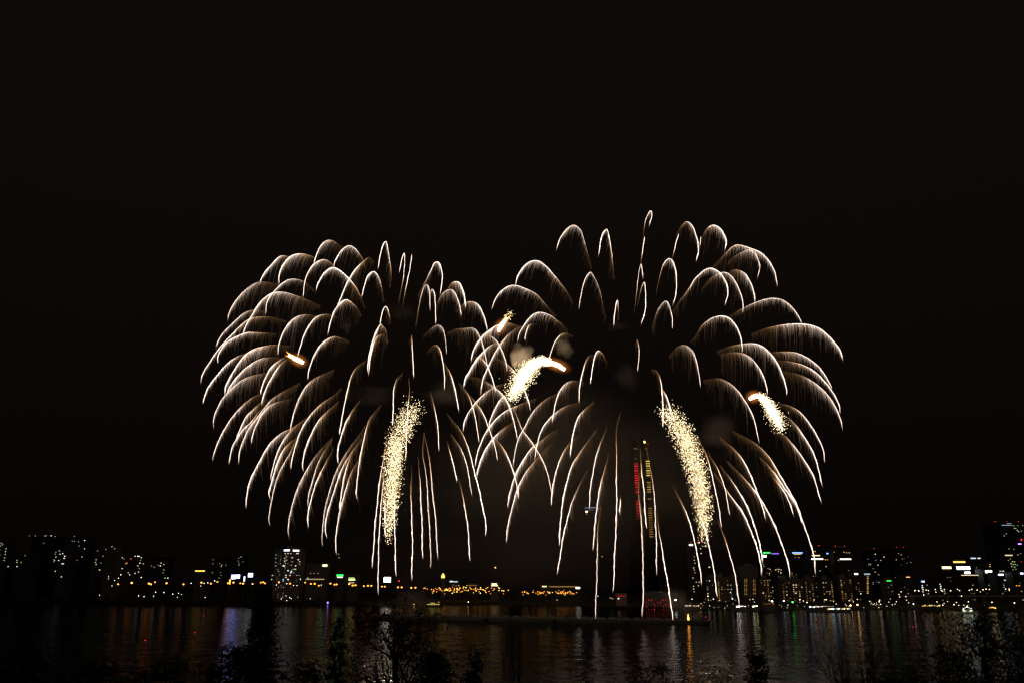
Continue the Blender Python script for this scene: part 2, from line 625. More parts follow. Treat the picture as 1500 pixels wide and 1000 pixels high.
RIGHT = """768,479 756,476 744,473 732,475 720,481 705,494 694,511 690,527
775,476 765,477 756,481 744,490 732,505 720,526 709,550 706,562 704,577
742,501 733,502 720,505 708,515 696,529 687,544 682,552 679,566
784,474 780,474 775,476 771,485 769,497
832,488 829,480 812,466 804,461 795,458 787,458 777,464 766,478 760,490 758,500
815,462 805,452 787,432 772,424 754,418 740,422 727,435 720,453
840,444 834,432 817,410 800,390 786,382 772,386 760,401 755,417
867,392 865,385 857,357 850,337 840,330 829,337 820,350 815,365
900,408 896,372 891,340 887,337 881,347 877,373
888,465 885,455 879,427 870,405 864,399 856,412 851,432 848,453
906,466 906,455 904,440 901,455 899,476
929,458 930,450 935,407 939,387 942,408
934,446 935,440 940,420 944,414 946,435 945,455 939,474
939,387 942,362 944,347
943,347 945,325 950,312 954,309 955,316 951,330
985,380 990,356 994,343
990,343 992,340 1000,329 1007,325 1015,332 1021,350 1023,367 1020,382
1025,364 1027,347
1027,348 1029,345 1037,334 1046,330 1055,335 1062,347 1064,357 1062,364
962,425 965,410 972,387 982,379 989,392 991,415 990,432 986,444
1042,393 1047,387 1060,374 1072,362 1083,359 1100,364 1114,370 1126,382 1135,398 1139,419
1066,386 1072,378 1086,370 1098,366 1107,372 1112,384 1113,392 1110,405
985,456 992,445 1010,422 1017,410 1030,397 1042,393 1055,400 1064,415 1066,430 1062,447
1028,424 1032,417 1045,405 1060,399 1072,405 1082,422 1088,442 1088,458
1062,404 1067,400 1077,395 1090,400 1100,415 1105,430 1106,442
1062,468 1070,462 1087,452 1110,442 1130,437 1147,440 1162,452 1172,467 1175,474
1100,489 1110,485 1130,479 1155,475 1180,475 1200,481 1217,495 1230,512 1235,527
955,482 957,472 965,452 975,441 981,450 985,467 985,482
1012,500 1020,490 1030,475 1045,465 1060,463 1072,469 1082,485 1087,505 1087,516
1050,514 1060,510 1080,505 1102,503 1118,508 1134,524 1146,548 1152,568 1152,578
1054,519 1064,517 1078,516 1092,519 1104,528 1116,546 1123,566 1124,578
1030,557 1038,555 1057,555 1076,567 1091,586 1104,612 1112,647
980,522 985,515 995,507 1005,506 1015,515 1021,532 1025,555 1026,567
1118,517 1128,516 1150,515 1168,517 1186,526 1202,540 1214,558 1219,569
1130,528 1140,528 1160,530 1180,536 1198,548 1216,568 1228,590 1231,605
1146,543 1156,545 1172,549 1190,558 1208,573 1222,592 1231,612 1234,626
1132,588 1140,590 1156,594 1172,603 1186,620 1198,640 1206,658 1208,677
1140,600 1148,606 1164,620 1180,642 1192,664 1200,690 1204,710
1128,626 1136,630 1150,638 1166,656 1180,676 1192,698 1203,735
1072,630 1084,636 1108,650 1127,669 1143,696 1162,728 1175,760 1186,793 1193,817 1194,842
1112,668 1119,674 1135,693 1148,712 1165,736 1175,765
1128,692 1135,701 1151,723 1162,752
1054,639 1078,660 1092,679 1105,709 1116,739 1121,759
1065,674 1073,682 1094,704 1116,733 1132,763 1146,798 1155,828 1157,845
1054,680 1059,686 1078,712 1097,747 1108,779 1116,812 1117,825
1045,690 1051,698 1070,725 1089,752 1105,790 1115,828 1115,842
1037,660 1040,667 1051,685 1061,712 1069,753
1020,636 1024,644 1035,666 1043,696 1051,733 1057,772
1050,760 1054,768 1065,798 1076,839 1081,871 1083,887
1006,706 1011,717 1022,741 1032,774 1043,820 1051,875
986,711 1000,739 1011,766 1019,801 1026,836 1027,856
954,541 961,542 967,554 970,574 971,600 971,625
968,563 971,570 978,584 983,605
931,506 933,497 935,504 936,520 934,543
840,491 836,490 826,488 818,493 811,504 806,520 805,527
872,521 864,520 858,529 853,546 849,568 848,589
890,531 882,517 875,514 870,526 867,544 865,561
856,560 848,558 836,558 826,564 818,576 813,592 809,617
852,590 844,590 830,594 814,604 800,618 792,632 786,654 783,673
824,572 816,576 800,584 786,596 776,610 770,622 758,645 751,683
870,587 864,592 854,602 846,612 840,632 836,658 835,667
909,603 903,626 903,661 903,701 903,753 901,796 899,847 898,868
889,622 887,629 878,653 871,677 865,715 863,746
891,662 890,669 883,696 876,728 872,764 868,805
880,740 879,747 875,780 875,810 874,847 872,907
874,628 867,637 848,664 836,685 828,715 822,750 819,800
862,686 856,695 845,718 834,747 824,791 816,842
846,638 837,645 824,664 814,691 809,720 807,740
745,560 736,562 724,566 710,576 694,592 682,612 678,631
755,570 748,573 736,581 726,596 718,614 716,623
786,583 776,586 758,594 740,602 724,616 710,636 700,660 696,683
756,616 748,620 734,630 720,644 708,664 700,686 698,697
818,628 809,632 794,644 780,654 766,674 754,696 746,726 743,743
808,650 800,656 782,676 768,694 758,716 753,731 745,764 741,794
909,725 908,738 907,748
937,655 938,661 940,690 943,718 945,749 947,774
937,690 935,718 937,739 939,763 941,800 942,867 940,903
947,655 948,661 952,683 957,712 959,740 961,783 962,843
962,745 963,757 966,783 969,800 976,842 983,885 986,911"""

YC = 622.0


def burst(name, label, data, cx, cy, Yc, seed):
    rnd = random.Random(seed)
    org = P(cx, cy, Yc)
    e = empty(name, org, label, 'firework')
    for ln in data.strip().splitlines():
        trail(ln, cx, cy, Yc, 310.0, rnd, e, org)
    return e


burst('firework_burst', 'left firework burst of white willow trails with drooping golden embers', LEFT, 580, 560, YC + 6, 11)
burst('firework_burst', 'right firework burst of white willow trails, the taller one above the barge end', RIGHT, 925, 560, YC - 4, 23)

# glitter comets: hot flame head and a cloud of glitter sparks
SP = [emit('glitter_hot', (1.0, 0.82, 0.50), 3.6, False), emit('glitter_warm', (1.0, 0.70, 0.34), 1.7, False),
      emit('glitter_dim', (1.0, 0.60, 0.25), .6, False)]
HOT = emit('flame_core', (1.0, 0.86, 0.62), 22.0)
ORG = emit('flame_edge', (1.0, 0.30, 0.04), 3.0, False)


def glow_volume(name, col, s):
    m = bpy.data.materials.new(name)
    m.use_nodes = True
    n = m.node_tree
    n.nodes.clear()
    o = n.nodes.new('ShaderNodeOutputMaterial')
    e = n.nodes.new('ShaderNodeEmission')
    e.inputs['Color'].default_value = (*col, 1)
    t = n.nodes.new('ShaderNodeTexCoord')
    g = n.nodes.new('ShaderNodeTexGradient')
    g.gradient_type = 'SPHERICAL'
    p = n.nodes.new('ShaderNodeMath')
    p.operation = 'POWER'
    p.inputs[1].default_value = 2.2
    mu = n.nodes.new('ShaderNodeMath')
    mu.operation = 'MULTIPLY'
    mu.inputs[1].default_value = s
    n.links.new(t.outputs['Object'], g.inputs[0])
    n.links.new(g.outputs['Fac'], p.inputs[0])
    n.links.new(p.outputs[0], mu.inputs[0])
    n.links.new(mu.outputs[0], e.inputs['Strength'])
    n.links.new(e.outputs[0], o.inputs['Volume'])
    return m


GLOWV = glow_volume('flame_gas', (1.0, 0.30, 0.05), 0.24)  # emitting volume stands in for the orange glow around comet heads


def sphere_mesh(name, mat, seg=20, rings=12, jitter=0, seed=0):
    mb = MB()
    pr = []
    for k in range(rings + 1):
        a = -math.pi / 2 + math.pi * k / rings
        pr.append((max(0.001, math.cos(a)), math.sin(a)))
    mb.lathe((0, 0, 0), pr, seg)
    if jitter:
        rnd = random.Random(seed)
        ph = [rnd.uniform(0, 6) for _ in range(6)]
        vv = []
        for (x, y, z) in mb.v:
            f = 1 + jitter * (math.sin(3 * x + ph[0]) * math.cos(4 * z + ph[1]) + .6 * math.sin(5 * y + 4 * x + ph[2]))
            vv.append((x * f, y * f, z * f))
        mb.v = vv
    return mb.mesh(name, mat)


def comet(label, Yc, flame, cloud, nsp, widths, seed, hot=0.5, watts=0.0, dens=None, core=False):
    rnd = random.Random(seed)
    a0 = flame[0] if flame else cloud[0]
    org = P(a0[0], a0[1], Yc)
    e = empty('glitter_comet', org, label, 'firework')
    if flame:
        sp = spline(flame, 1.0)
        n = len(sp)
        mb = MB()
        pts = [P(x, y, Yc) - org for x, y in sp]
        rad = [(0.35 + 1.15 * math.sin(math.pi * min(1, (k / (n - 1)) * .75 + .2)) ** .8) for k in range(n)]
        mb.tube(pts, rad, 8)
        mb.build('flame_head', HOT, e)
        # orange licks around and behind the head
        mb = MB()
        for k in range(46):
            i = rnd.randrange(0, n)
            x, y = sp[i]
            j = min(n - 1, i + 1) if i < n - 1 else i
            dx, dy = (sp[j][0] - sp[j - 1][0], sp[j][1] - sp[j - 1][1]) if j > 0 else (1, 0)
            dl = math.hypot(dx, dy) or 1
            dx, dy = dx / dl, dy / dl
            sg = rnd.choice((-1, 1))
            q = []
            L = rnd.uniform(3, 8)
            for s in range(4):
                v = s / 3
                q.append(P(x + dx * L * v - dy * sg * (1.3 + 1.9 * v * rnd.uniform(.6, 1.2)),
                           y + dy * L * v + dx * sg * (1.3 + 1.9 * v * rnd.uniform(.6, 1.2)), Yc + rnd.uniform(-1, 1)) - org)
            mb.tube(q, [.34, .3, .2, .06], 3)
        mb.build('flame_fringe', ORG, e)
        me = sphere_mesh('flame_gas', GLOWV, 16, 10)
        mid = P(*sp[n // 3], Yc) - org
        ends = P(*sp[-1], Yc) - P(*sp[0], Yc)
        o = link('flame_gas', me, e, mid)
        o.scale = (ends.length * .55 + 3.0, 5.0, 6.5)
        o.rotation_euler = (0, -math.atan2(ends.z, ends.x), 0)
    if cloud:
        sp = spline(cloud, 1.0)
        n = len(sp)
        mb = MB()
        for k in range(nsp):
            while True:
                t = rnd.random()
                d = 1.0
                if dens:
                    kk = t * (len(dens) - 1)
                    i = min(len(dens) - 2, int(kk))
                    d = dens[i] + (dens[i + 1] - dens[i]) * (kk - i)
                if rnd.random() < d:
                    break
            x, y = sp[min(n - 1, int(t * n))]
            kk = t * (len(widths) - 1)
            i = min(len(widths) - 2, int(kk))
            w = widths[i] + (widths[i + 1] - widths[i]) * (kk - i)
            rr = abs(rnd.gauss(0, .46)) if core else math.sqrt(rnd.random()) * rnd.uniform(.4, 1.22)
            an = rnd.uniform(0, 2 * math.pi)
            ox, oy, oz = w * rr * math.cos(an), w * rr * math.sin(an) * .8, w * rr * math.sin(an * 1.7 + k)
            u = rnd.random()
            h_ = hot * (1.5 - .75 * rr) if core else hot
            mi = 0 if u < h_ else (1 if u < h_ + .35 else 2)
            mb.octa(P(x + ox, y + oy + rnd.uniform(-5, 5), Yc + oz * .5) - org, rnd.uniform(.2, .32) if core else rnd.uniform(.19, .31), mi)
        tag(mb.build('spark_cloud', SP, e), kind='stuff')
    if watts:
        c = (cloud or flame)
        m = c[len(c) // 2]
        ld = bpy.data.lights.new('comet_glow', 'POINT')
        ld.energy = watts * .7
        ld.color = (1.0, 0.72, 0.45)
        ld.shadow_soft_size = 4.0
        ld.specular_factor = 0.0
        lo = bpy.data.objects.new('comet_glow', ld)
        COL.objects.link(lo)
        lo.parent = e
        lo.location = P(m[0], m[1], Yc) - org
    return e


comet('small orange flaming comet without sparks in the left burst', 600, [(444, 531), (436, 527), (423, 520)], None, 0, [], 1)
comet('short orange comet with a few sparks, between the two bursts', 596, [(730, 485), (735, 476), (742, 466)],
      [(741, 468), (746, 462), (750, 460)], 80, [3, 5], 2, .3)
comet('brightest glitter comet with fat white spark cloud and orange head pointing right', 598,
      [(827, 541), (817, 535), (800, 529), (790, 528)],
      [(806, 530), (792, 529), (778, 537), (766, 553), (757, 568), (748, 582)], 4600, [3, 7, 14, 19, 19, 13], 3, .8, 1.0e6,
      [.35, .7, 1, 1, .5, .18], True)
comet('glitter comet curling down at the right edge of the right burst', 602,
      [(1098, 584), (1106, 580), (1116, 580)],
      [(1112, 580), (1121, 586), (1130, 600), (1138, 614), (1146, 628)], 2300, [3, 8, 13, 15, 11], 4, .75, 3.0e5,
      [.5, 1, 1, .55, .12], True)
comet('tall hanging cloud of gold glitter under the left burst', 606, None,
      [(606, 594), (598, 613), (580, 655), (575, 700), (573, 745), (568, 794)], 3700, [19, 19, 16.5, 15, 12, 6], 5, .5, 5e5,
      [.35, .9, 1, .85, .5, .12])
comet('leaning cloud of gold glitter under the right burst', 604, None,
      [(974, 600), (990, 618), (1006, 648), (1021, 690), (1028, 725), (1031, 755), (1031, 796)], 4000, [17, 19, 19, 18, 17, 14, 8], 6, .5, 5e5,
      [.35, 1, 1, .85, .5, .12])

# ------------------------------------------------------------------ smoke
def smoke_mat(name, dens, sc, col=(0.55, 0.5, 0.45), thr=0.45, seed=0.0):
    m = bpy.data.materials.new(name)
    m.use_nodes = True
    n = m.node_tree
    n.nodes.clear()
    o = n.nodes.new('ShaderNodeOutputMaterial')
    v = n.nodes.new('ShaderNodeVolumePrincipled')
    v.inputs['Color'].default_value = (*col, 1)
    v.inputs['Anisotropy'].default_value = 0.2
    t = n.nodes.new('ShaderNodeTexCoord')
    g = n.nodes.new('ShaderNodeTexGradient')
    g.gradient_type = 'SPHERICAL'
    z = n.nodes.new('ShaderNodeTexNoise')
    z.inputs['Scale'].default_value = sc
    z.inputs['Detail'].default_value = 6
    mp = n.nodes.new('ShaderNodeMapping')
    mp.inputs['Location'].default_value = (seed, seed * 1.7, seed * .4)
    # density = clamp(falloff * 1.7 + noise * 2.4 - 1.9), an eroded billowing edge
    a1 = n.nodes.new('ShaderNodeMath')
    a1.operation = 'MULTIPLY_ADD'
    a1.inputs[1].default_value = 2.6
    a1.inputs[2].default_value = -1.9 + (0.45 - thr)
    a2 = n.nodes.new('ShaderNodeMath')
    a2.operation = 'MULTIPLY_ADD'
    a2.inputs[1].default_value = 1.8
    a2.use_clamp = True
    m2 = n.nodes.new('ShaderNodeMath')
    m2.operation = 'MULTIPLY'
    m2.inputs[1].default_value = dens
    n.links.new(t.outputs['Object'], g.inputs[0])
    n.links.new(t.outputs['Object'], mp.inputs[0])
    n.links.new(mp.outputs[0], z.inputs['Vector'])
    n.links.new(z.outputs[0], a1.inputs[0])
    n.links.new(g.outputs['Fac'], a2.inputs[0])
    n.links.new(a1.outputs[0], a2.inputs[2])
    n.links.new(a2.outputs[0], m2.inputs[0])
    n.links.new(m2.outputs[0], v.inputs['Density'])
    n.links.new(v.outputs[0], o.inputs['Volume'])
    return m


def puff(px, py, Y, wx, wz, label, dens=0.05, seed=0, name='smoke_puff', depth=None, kind=None, sc=1.6):
    me = sphere_mesh(name, smoke_mat('smoke_%d' % seed, dens, sc, seed=seed * 1.37), 24, 14, 0.06, seed)
    o = link(name, me, None, P(px, py, Y))
    k = pxm(Y)
    o.scale = (wx * k * 1.25, (depth or (wx + wz) / 2) * k * 1.25, wz * k * 1.25)
    if kind:
        o['kind'] = kind
    else:
        tag(o, label, 'smoke')
    return o


puff(763, 522, 612, 19, 24, 'grey smoke puff just above the brightest comet', .07, 1)
puff(824, 508, 612, 17, 17, 'small brown smoke puff right of the grey one, above the comet head', .05, 2)
puff(508, 476, 640, 13, 18, 'faint brown smoke puff inside the left burst, above its orange comet', .02, 3)
puff(590, 458, 640, 26, 14, 'flat faint smoke wisp near the top middle of the left burst', .008, 4)
puff(650, 578, 640, 34, 26, 'smoke wisp just right of the top of the left glitter cloud', .005, 5)
puff(918, 552, 640, 22, 26, 'brown smoke wisp in the dark centre of the right burst', .004, 6)
puff(1050, 630, 640, 38, 30, 'thin smoke wisp right of the leaning glitter cloud', .003, 7)
puff(905, 478, 640, 20, 10, 'thin flat smoke wisp high in the right burst', .01, 8)
puff(545, 580, 640, 45, 18, 'long dim smoke wisp left of the tall glitter cloud', .004, 9)
puff(992, 882, 650, 26, 30, 'low smoke puff drifting over the right end of the barge', .012, 10)
puff(600, 886, 640, 45, 22, 'low smoke drift over the left end of the barge', .008, 12)
puff(800, 735, 720, 330, 190, '', .0012, 11, 'smoke', 160, 'stuff', 2.0)

# ------------------------------------------------------------------ barges on the river
STEEL = pbr('barge_steel', (0.02, 0.019, 0.019), 0.7, 0.3, .4)
STEEL.node_tree.nodes['Principled BSDF'].inputs['Specular IOR Level'].default_value = 0.05
DARK = pbr('dark_metal', (0.02, 0.02, 0.021), 0.6, 0.2, 1.0)
ends = (G(540, 904.5), G(1040, 913.5))
NB = 5
names = ['leftmost flat launch barge of the dark row', 'second launch barge from the left, carrying mortar racks',
         'middle launch barge of the dark row below the bursts', 'fourth launch barge, below the trails that reach the water',
         'rightmost launch barge with a burning orange flame']
ang = math.atan2(ends[1].y - ends[0].y, ends[1].x - ends[0].x)
blen = (ends[1] - ends[0]).length / NB
for i in range(NB):
    c = ends[0].lerp(ends[1], (i + .5) / NB)
    e = empty('launch_barge', (c.x, c.y, 0), names[i], 'barge', 'launch barges moored in a row', ang)
    mb = MB()
    L, Wd, H = blen * .97, 16, 2.2
    mb.v = [(-L / 2 + 2, -Wd / 2, -.6), (L / 2 - 2, -Wd / 2, -.6), (L / 2 - 2, Wd / 2, -.6), (-L / 2 + 2, Wd / 2, -.6),
            (-L / 2, -Wd / 2, 1.2), (L / 2, -Wd / 2, 1.2), (L / 2, Wd / 2, 1.2), (-L / 2, Wd / 2, 1.2),
            (-L / 2, -Wd / 2, H), (L / 2, -Wd / 2, H), (L / 2, Wd / 2, H), (-L / 2, Wd / 2, H)]
    for b in (0, 4):
        for q in ((0, 1, 5, 4), (1, 2, 6, 5), (2, 3, 7, 6), (3, 0, 4, 7)):
            mb.f.append(tuple(b + k for k in q)); mb.m.append(0)
    mb.f += [(3, 2, 1, 0), (8, 9, 10, 11)]; mb.m += [0, 0]
    mb.build('hull', STEEL, e)
    rnd = random.Random(40 + i)
    for k in range(7):
        x = -L / 2 + L * (k + .5) / 7 + rnd.uniform(-1.5, 1.5)
        mb = MB()
        rows = rnd.randint(3, 5)
        mb.box((0, 0, .35), (4.2, 7, .7))
        for a in range(rows):
            for b in range(4):
                mb.lathe((-1.6 + a * 3.2 / max(1, rows - 1), -2.7 + b * 1.8, .6), [(.26, 0), (.26, rnd.uniform(.7, 1.3))], 7)
        mb.build('mortar_rack', DARK, e, (x, rnd.uniform(-3, 3), H + .004))
    mb = MB()
    for s in (-1, 1):
        for k in range(9):
            mb.box((-L / 2 + 1 + (L - 2) * k / 8, s * (Wd / 2 - .3), H + .5), (.1, .1, 1.0))
        mb.box((0, s * (Wd / 2 - .3), H + 1.03), (L - 2, .08, .08))
    mb.build('railing', DARK, e)
    if i in (1, 3):
        mb = MB()
        mb.box((0, 0, 1.25), (6, 2.4, 2.5))
        for k in range(14):
            mb.box((-2.8 + k * .43, -1.23, 1.25), (.12, .06, 2.3))
        mb.build('cabin', STEEL, e, (-L / 2 + 7, 3, H + .004))
    if i == 4:
        q = G(1010, 913)
        d = q - Vector((c.x, c.y, 0))
        lx = d.x * math.cos(-ang) - d.y * math.sin(-ang)
        fl = MB().lathe((0, 0, 0), [(.3, 0), (.75, .7), (.6, 1.8), (.3, 3.0), (.08, 4.4)], 8)
        fl.build('flame', emit('barge_flame', (1.0, 0.36, 0.05), 8.0), e, (lx, -3, H + .3))
        MB().lathe((0, 0, 0), [(.5, 0), (.7, .35)], 8).build('fire_pan', DARK, e, (lx, -3, H))

# ------------------------------------------------------------------ light sources of the city
C = {'amber': (1.0, 0.31, 0.035), 'warm': (1.0, 0.74, 0.38), 'white': (1.0, 0.93, 0.80), 'cool': (0.72, 0.88, 1.0), 'screen': (0.34, 0.38, 1.0),
     'yellow': (1.0, 0.72, 0.12), 'green': (0.05, 1.0, 0.10), 'blue': (0.16, 0.36, 1.0), 'red': (1.0, 0.02, 0.03),
     'violet': (0.35, 0.16, 1.0), 'gold': (1.0, 0.50, 0.10), 'lime': (0.75, 1.0, 0.35)}


def lamp_mat(col, s):
    return emit('light_%s_%g' % (col, s), C[col], s)


WMESH = {}


def win_mesh(col, s, w, h):
    s = round(s * (.36 if s < 8 else .45), 2)
    k = (col, s, round(w, 1), round(h, 1))
    if k not in WMESH:
        mb = MB().box((0, -.12, 0), (k[2], .24, k[3]))
        WMESH[k] = mb.mesh('lit_window', lamp_mat(col, s))
    return WMESH[k]


CONC = [facade_mat('facade_grey', (0.075, 0.072, 0.07)), facade_mat('facade_pale', (0.15, 0.143, 0.135)),
        facade_mat('facade_dark', (0.04, 0.04, 0.043)), facade_mat('facade_brick', (0.13, 0.085, 0.065))]
ROOF = pbr('roof_concrete', (0.18, 0.18, 0.18), .9, .2, .3)


def lit(col, s):
    return lamp_mat(col, round(s * .6, 2))


def building(x0, x1, ytop, Y, label, wins=None, grid=None, signs=(), beacons=(), depth=22, mat=0, seed=0, cat='building',
             name='apartment_tower', ground=6.0, plant=True):
    """x0,x1,ytop measured on the photo at distance Y; wins (px,py,colour,strength,w,h)"""
    rnd = random.Random(seed * 77 + int(x0 * 3))
    a = P(x0, 860, Y)
    b = P(x1, 860, Y)
    xm = (x0 + x1) / 2
    top = P(xm, ytop, Y)
    k = (top.z - 25.0) / Y if Y else 0
    w = b.x - a.x
    H = top.z - ground
    # wall x from the top row, so that towers standing straight line up
    cx = P(xm, (860 + ytop) / 2, Y).x
    e = empty(name, (cx, Y, ground), label, cat)
    mb = MB()
    mb.box((0, depth / 2, H / 2 - 1), (w, depth, H + 2))
    mb.box((0, depth / 2, H + .45), (w - .02, depth - .02, .9))
    fl = max(3.0, H / 40)
    z = fl
    while z < H - 1:
        mb.box((0, -.18, z), (w * .985, .36, .28))
        z += fl
    mb.build('wall', CONC[mat % 4], e)
    if plant:
        mb = MB()
        mb.box((rnd.uniform(-.15, .15) * w, depth / 2, H + .904 + 1.7), (w * .38, depth * .45, 3.4))
        mb.box((rnd.uniform(-.1, .1) * w, depth / 2, H + 5.0), (w * .12, depth * .2, 1.3))
        mb.build('roof_house', ROOF, e)

    def loc(px, py):
        p = P(px, py, Y)
        return (p.x - cx, -.1, p.z - ground)
    for (px, py, col, s, ww, hh) in (wins or ()):
        link('lit_window', win_mesh(col, s, ww, hh), e, loc(px, py))
    if grid:
        n, cols, ymin, ymax, s0 = grid
        ncol = max(2, int(w / 3.6))
        nrow = max(2, int(H / fl))
        used = set()
        hot = [rnd.randrange(ncol) for _ in range(max(1, ncol // 4))]
        for _ in range(n * 6):
            if len(used) >= n:
                break
            ci = rnd.choice(hot) if rnd.random() < .55 else rnd.randrange(ncol)
            ri = rnd.randrange(nrow)
            zz = (ri + .55) * fl
            # visible band on the photo
            if (ci, ri) in used:
                continue
            py = ytop + (860 - ytop) * (1 - zz / max(1, H)) + 0
            if py < ymin or py > ymax:
                continue
            used.add((ci, ri))
            col = rnd.choice(cols)
            s = s0 * (.5 if col == 'gold' else .8) * rnd.choice((.2, .35, .6, 1.0, 1.6))
            s = round(s, 1)
            link('lit_window', win_mesh(col, s, rnd.choice((1.3, 1.7)), rnd.choice((1.0, 1.3))), e,
                 (-w / 2 + (ci + .5) * w / ncol, -.1, zz))
    for (px, py, ww, hh, col, s) in signs:
        k = pxm(Y)
        o = MB().box((0, -.3, 0), (ww * k, .5, hh * k)).build('lit_sign', lit(col, s), e, loc(px, py))
        MB().box((0, .06, 0), (ww * k * 1.04, .2, hh * k * 1.1)).build('sign_back', DARK, o)
    for px in beacons:
        p = P(px, ytop, Y)
        st = MB().tube([Vector((0, 0, -1)), Vector((0, 0, 3.0))], [.12, .1], 5).build('beacon_mast', DARK, e, (p.x - cx, depth * .3, H + .9))
        MB().octa((0, 0, 3.5), .75).build('beacon', lamp_mat('red', 2.5), st)
    return e


def W_(txt, Y0=0):
    """windows traced on the photo: x,y,colour initial,strength"""
    key = {'w': 'white', 'c': 'cool', 'y': 'warm', 'a': 'amber', 'o': 'gold', 'l': 'lime', 'b': 'blue', 'r': 'red', 'g': 'green'}
    out = []
    for t in txt.split():
        a = t.split(',')
        out.append((float(a[0]), float(a[1]), key[a[2]], float(a[3]), 1.7, 1.4))
    return out


WARM = ['warm', 'warm', 'white', 'lime', 'gold']
COOL = ['white', 'cool', 'lime', 'warm', 'white']
APT = ['gold', 'gold', 'warm', 'gold', 'warm']

# left bank
building(-14, 15, 786, 1700, 'dark apartment tower cut by the left photo edge with a slanted column of windows',
         W_('2,795,w,3 1,799,w,2 4,797,y,2 9,803,l,2 8,807,l,3 8,811,l,3 7,816,l,2 6,820,w,2 0,812,a,3 0,805,y,1'), mat=1)
building(20, 48, 812, 1650, 'low dark block with a few windows right of the left edge tower',
         W_('25,820,w,2 25,823,l,3 31,823,l,2 37,813,w,1 25,829,w,4 12,829,w,4'), mat=0)
building(41, 83, 786, 1750, 'wide dark block with a dotted line of lights along its roof',
         W_('43,784,y,1 52,784,w,1 66,784,w,2 68,784,y,1 75,784,w,4 81,785,l,1 64,795,w,1 40,816,w,1 48,817,w,1'), mat=2)
building(84, 101, 803, 1600, 'apartment tower with bright cool white windows and lit stair column',
         W_('87,806,w,2 92,810,w,4 88,811,c,3 82,815,y,3 95,814,c,6 94,817,w,6 86,820,c,4 91,825,c,5 93,825,c,4 81,836,y,3 90,844,c,5 80,820,w,2')
         + W_('82,808,c,1 81,811,c,1 79,819,c,1 79,822,c,1'), mat=1)
building(103, 128, 785, 1720, 'tall apartment tower with scattered dim windows, fourth from the left edge',
         W_('109,785,w,1 124,791,w,6 106,792,c,1 109,792,c,1 115,793,w,1 110,806,y,4 116,799,c,1 124,803,w,3 107,813,l,3 120,815,w,2 106,819,l,2 107,823,w,6 104,831,w,1 113,820,y,1'), mat=0)
building(137, 150, 818, 1500, 'narrow dark block with lime windows left of the pale slab',
         W_('141,819,w,2 140,823,l,2 141,826,l,2 146,834,l,4 148,824,c,1 143,806,c,1'), mat=2)
building(151, 168, 803, 1480, 'pale slab block with blank end walls among the left bank towers',
         W_('164,800,y,2 168,803,c,1 155,804,c,1 151,814,w,1'), mat=1)
building(172, 191, 812, 1550, 'apartment block with yellow windows just right of the pale slab',
         W_('179,816,w,4 175,828,l,4 179,832,w,3 182,818,l,1 186,824,a,4 184,825,o,2 177,841,w,6 188,838,w,2', ), mat=3)
building(193, 213, 808, 1550, 'apartment block topped by a row of white windows on the left bank',
         W_('198,814,w,3 202,814,w,6 204,814,y,5 207,816,w,4 192,818,a,3 205,824,w,4 202,828,w,3 204,832,l,1 210,825,y,2 207,845,w,5 203,837,l,3 198,839,w,3 190,841,w,4 206,820,y,1'), mat=0)
building(216, 246, 815, 1600, 'wide apartment block with sparse lights left of the low yellow roof',
         W_('236,824,w,3 235,828,w,4 240,826,y,2 222,828,y,1 240,834,l,2 226,830,w,1 232,827,w,1 246,846,w,5 242,846,l,3 239,838,l,1'), mat=2)
building(285, 302, 836, 1500, 'low building with a row of yellow lights on its roof edge', W_(''),
         signs=[(293, 835.5, 13, 1.6, 'yellow', 2.5)], mat=1, plant=False, name='low_building')
building(308, 330, 815, 1900, 'faint distant block with tiny lights behind the blue billboards',
         W_('312,819,w,1 312,825,w,1 322,825,l,1 324,829,l,2 325,827,y,2 323,838,l,1 331,827,w,1 311,838,w,2 321,846,y,2 324,842,w,1'), mat=0)
building(345, 358, 813, 1900, 'slim distant tower with a column of tiny windows',
         W_('350,817,w,1 353,815,w,2 349,821,w,1 350,827,l,2 356,822,l,1 350,824,w,1'), mat=2)
building(401, 441, 804.5, 1350, 'big slab tower crowned by two white and blue roof signs', grid=(60, COOL, 808, 857, .7), wins=  # grid adds dim windows so the slab looks more evenly lit
         W_('418,810,w,2 422,810,w,2 426,810,y,2 435,810,w,3 437,810,w,2 417,817,y,2 420,815,w,1 428,816,w,2 417,821,w,3 418,824,w,2 420,820,y,2 '
            '437,819,w,3 439,822,w,2 428,822,w,1 433,828,w,3 427,827,y,1 431,833,l,2 433,833,w,2 415,828,w,5 416,828,w,5 422,835,c,6 '
            '426,838,c,6 427,836,c,5 419,842,c,4 422,848,w,5 419,845,y,3 425,842,y,3 420,854,w,4 415,848,b,6 415,850,b,5 '
            '404,812,c,1 404,817,c,1 404,823,c,1 404,828,c,1 408,836,c,1 439,826,w,1 430,838,w,1 399,842,w,2 398,848,w,2'),
         signs=[(420.5, 805.3, 7.5, 2.2, 'white', 4), (434, 805.8, 8, 2.2, 'white', 4), (417, 805.3, 1.6, 2.2, 'blue', 12), (430, 805.6, 1.4, 2.2, 'blue', 10)], mat=1)
building(448, 482, 826, 1400, 'low wide office block with a small lime roof sign and a lit band',
         W_('455,839,y,1 460,839,y,1 466,839,y,1 451,846,w,2'), signs=[(476, 827.5, 6, 2, 'lime', 10), (461.5, 847.7, 25, 1.3, 'warm', .7)], mat=1, name='office_block', plant=False)
building(491, 504, 838, 1350, 'small building carrying a bright green sign',
         W_('496,811,y,1 497,816,y,1'), signs=[(498, 842, 9, 2.2, 'green', 3.5), (498, 844.8, 7, 1.2, 'white', 4)], mat=2, name='office_block', plant=False)
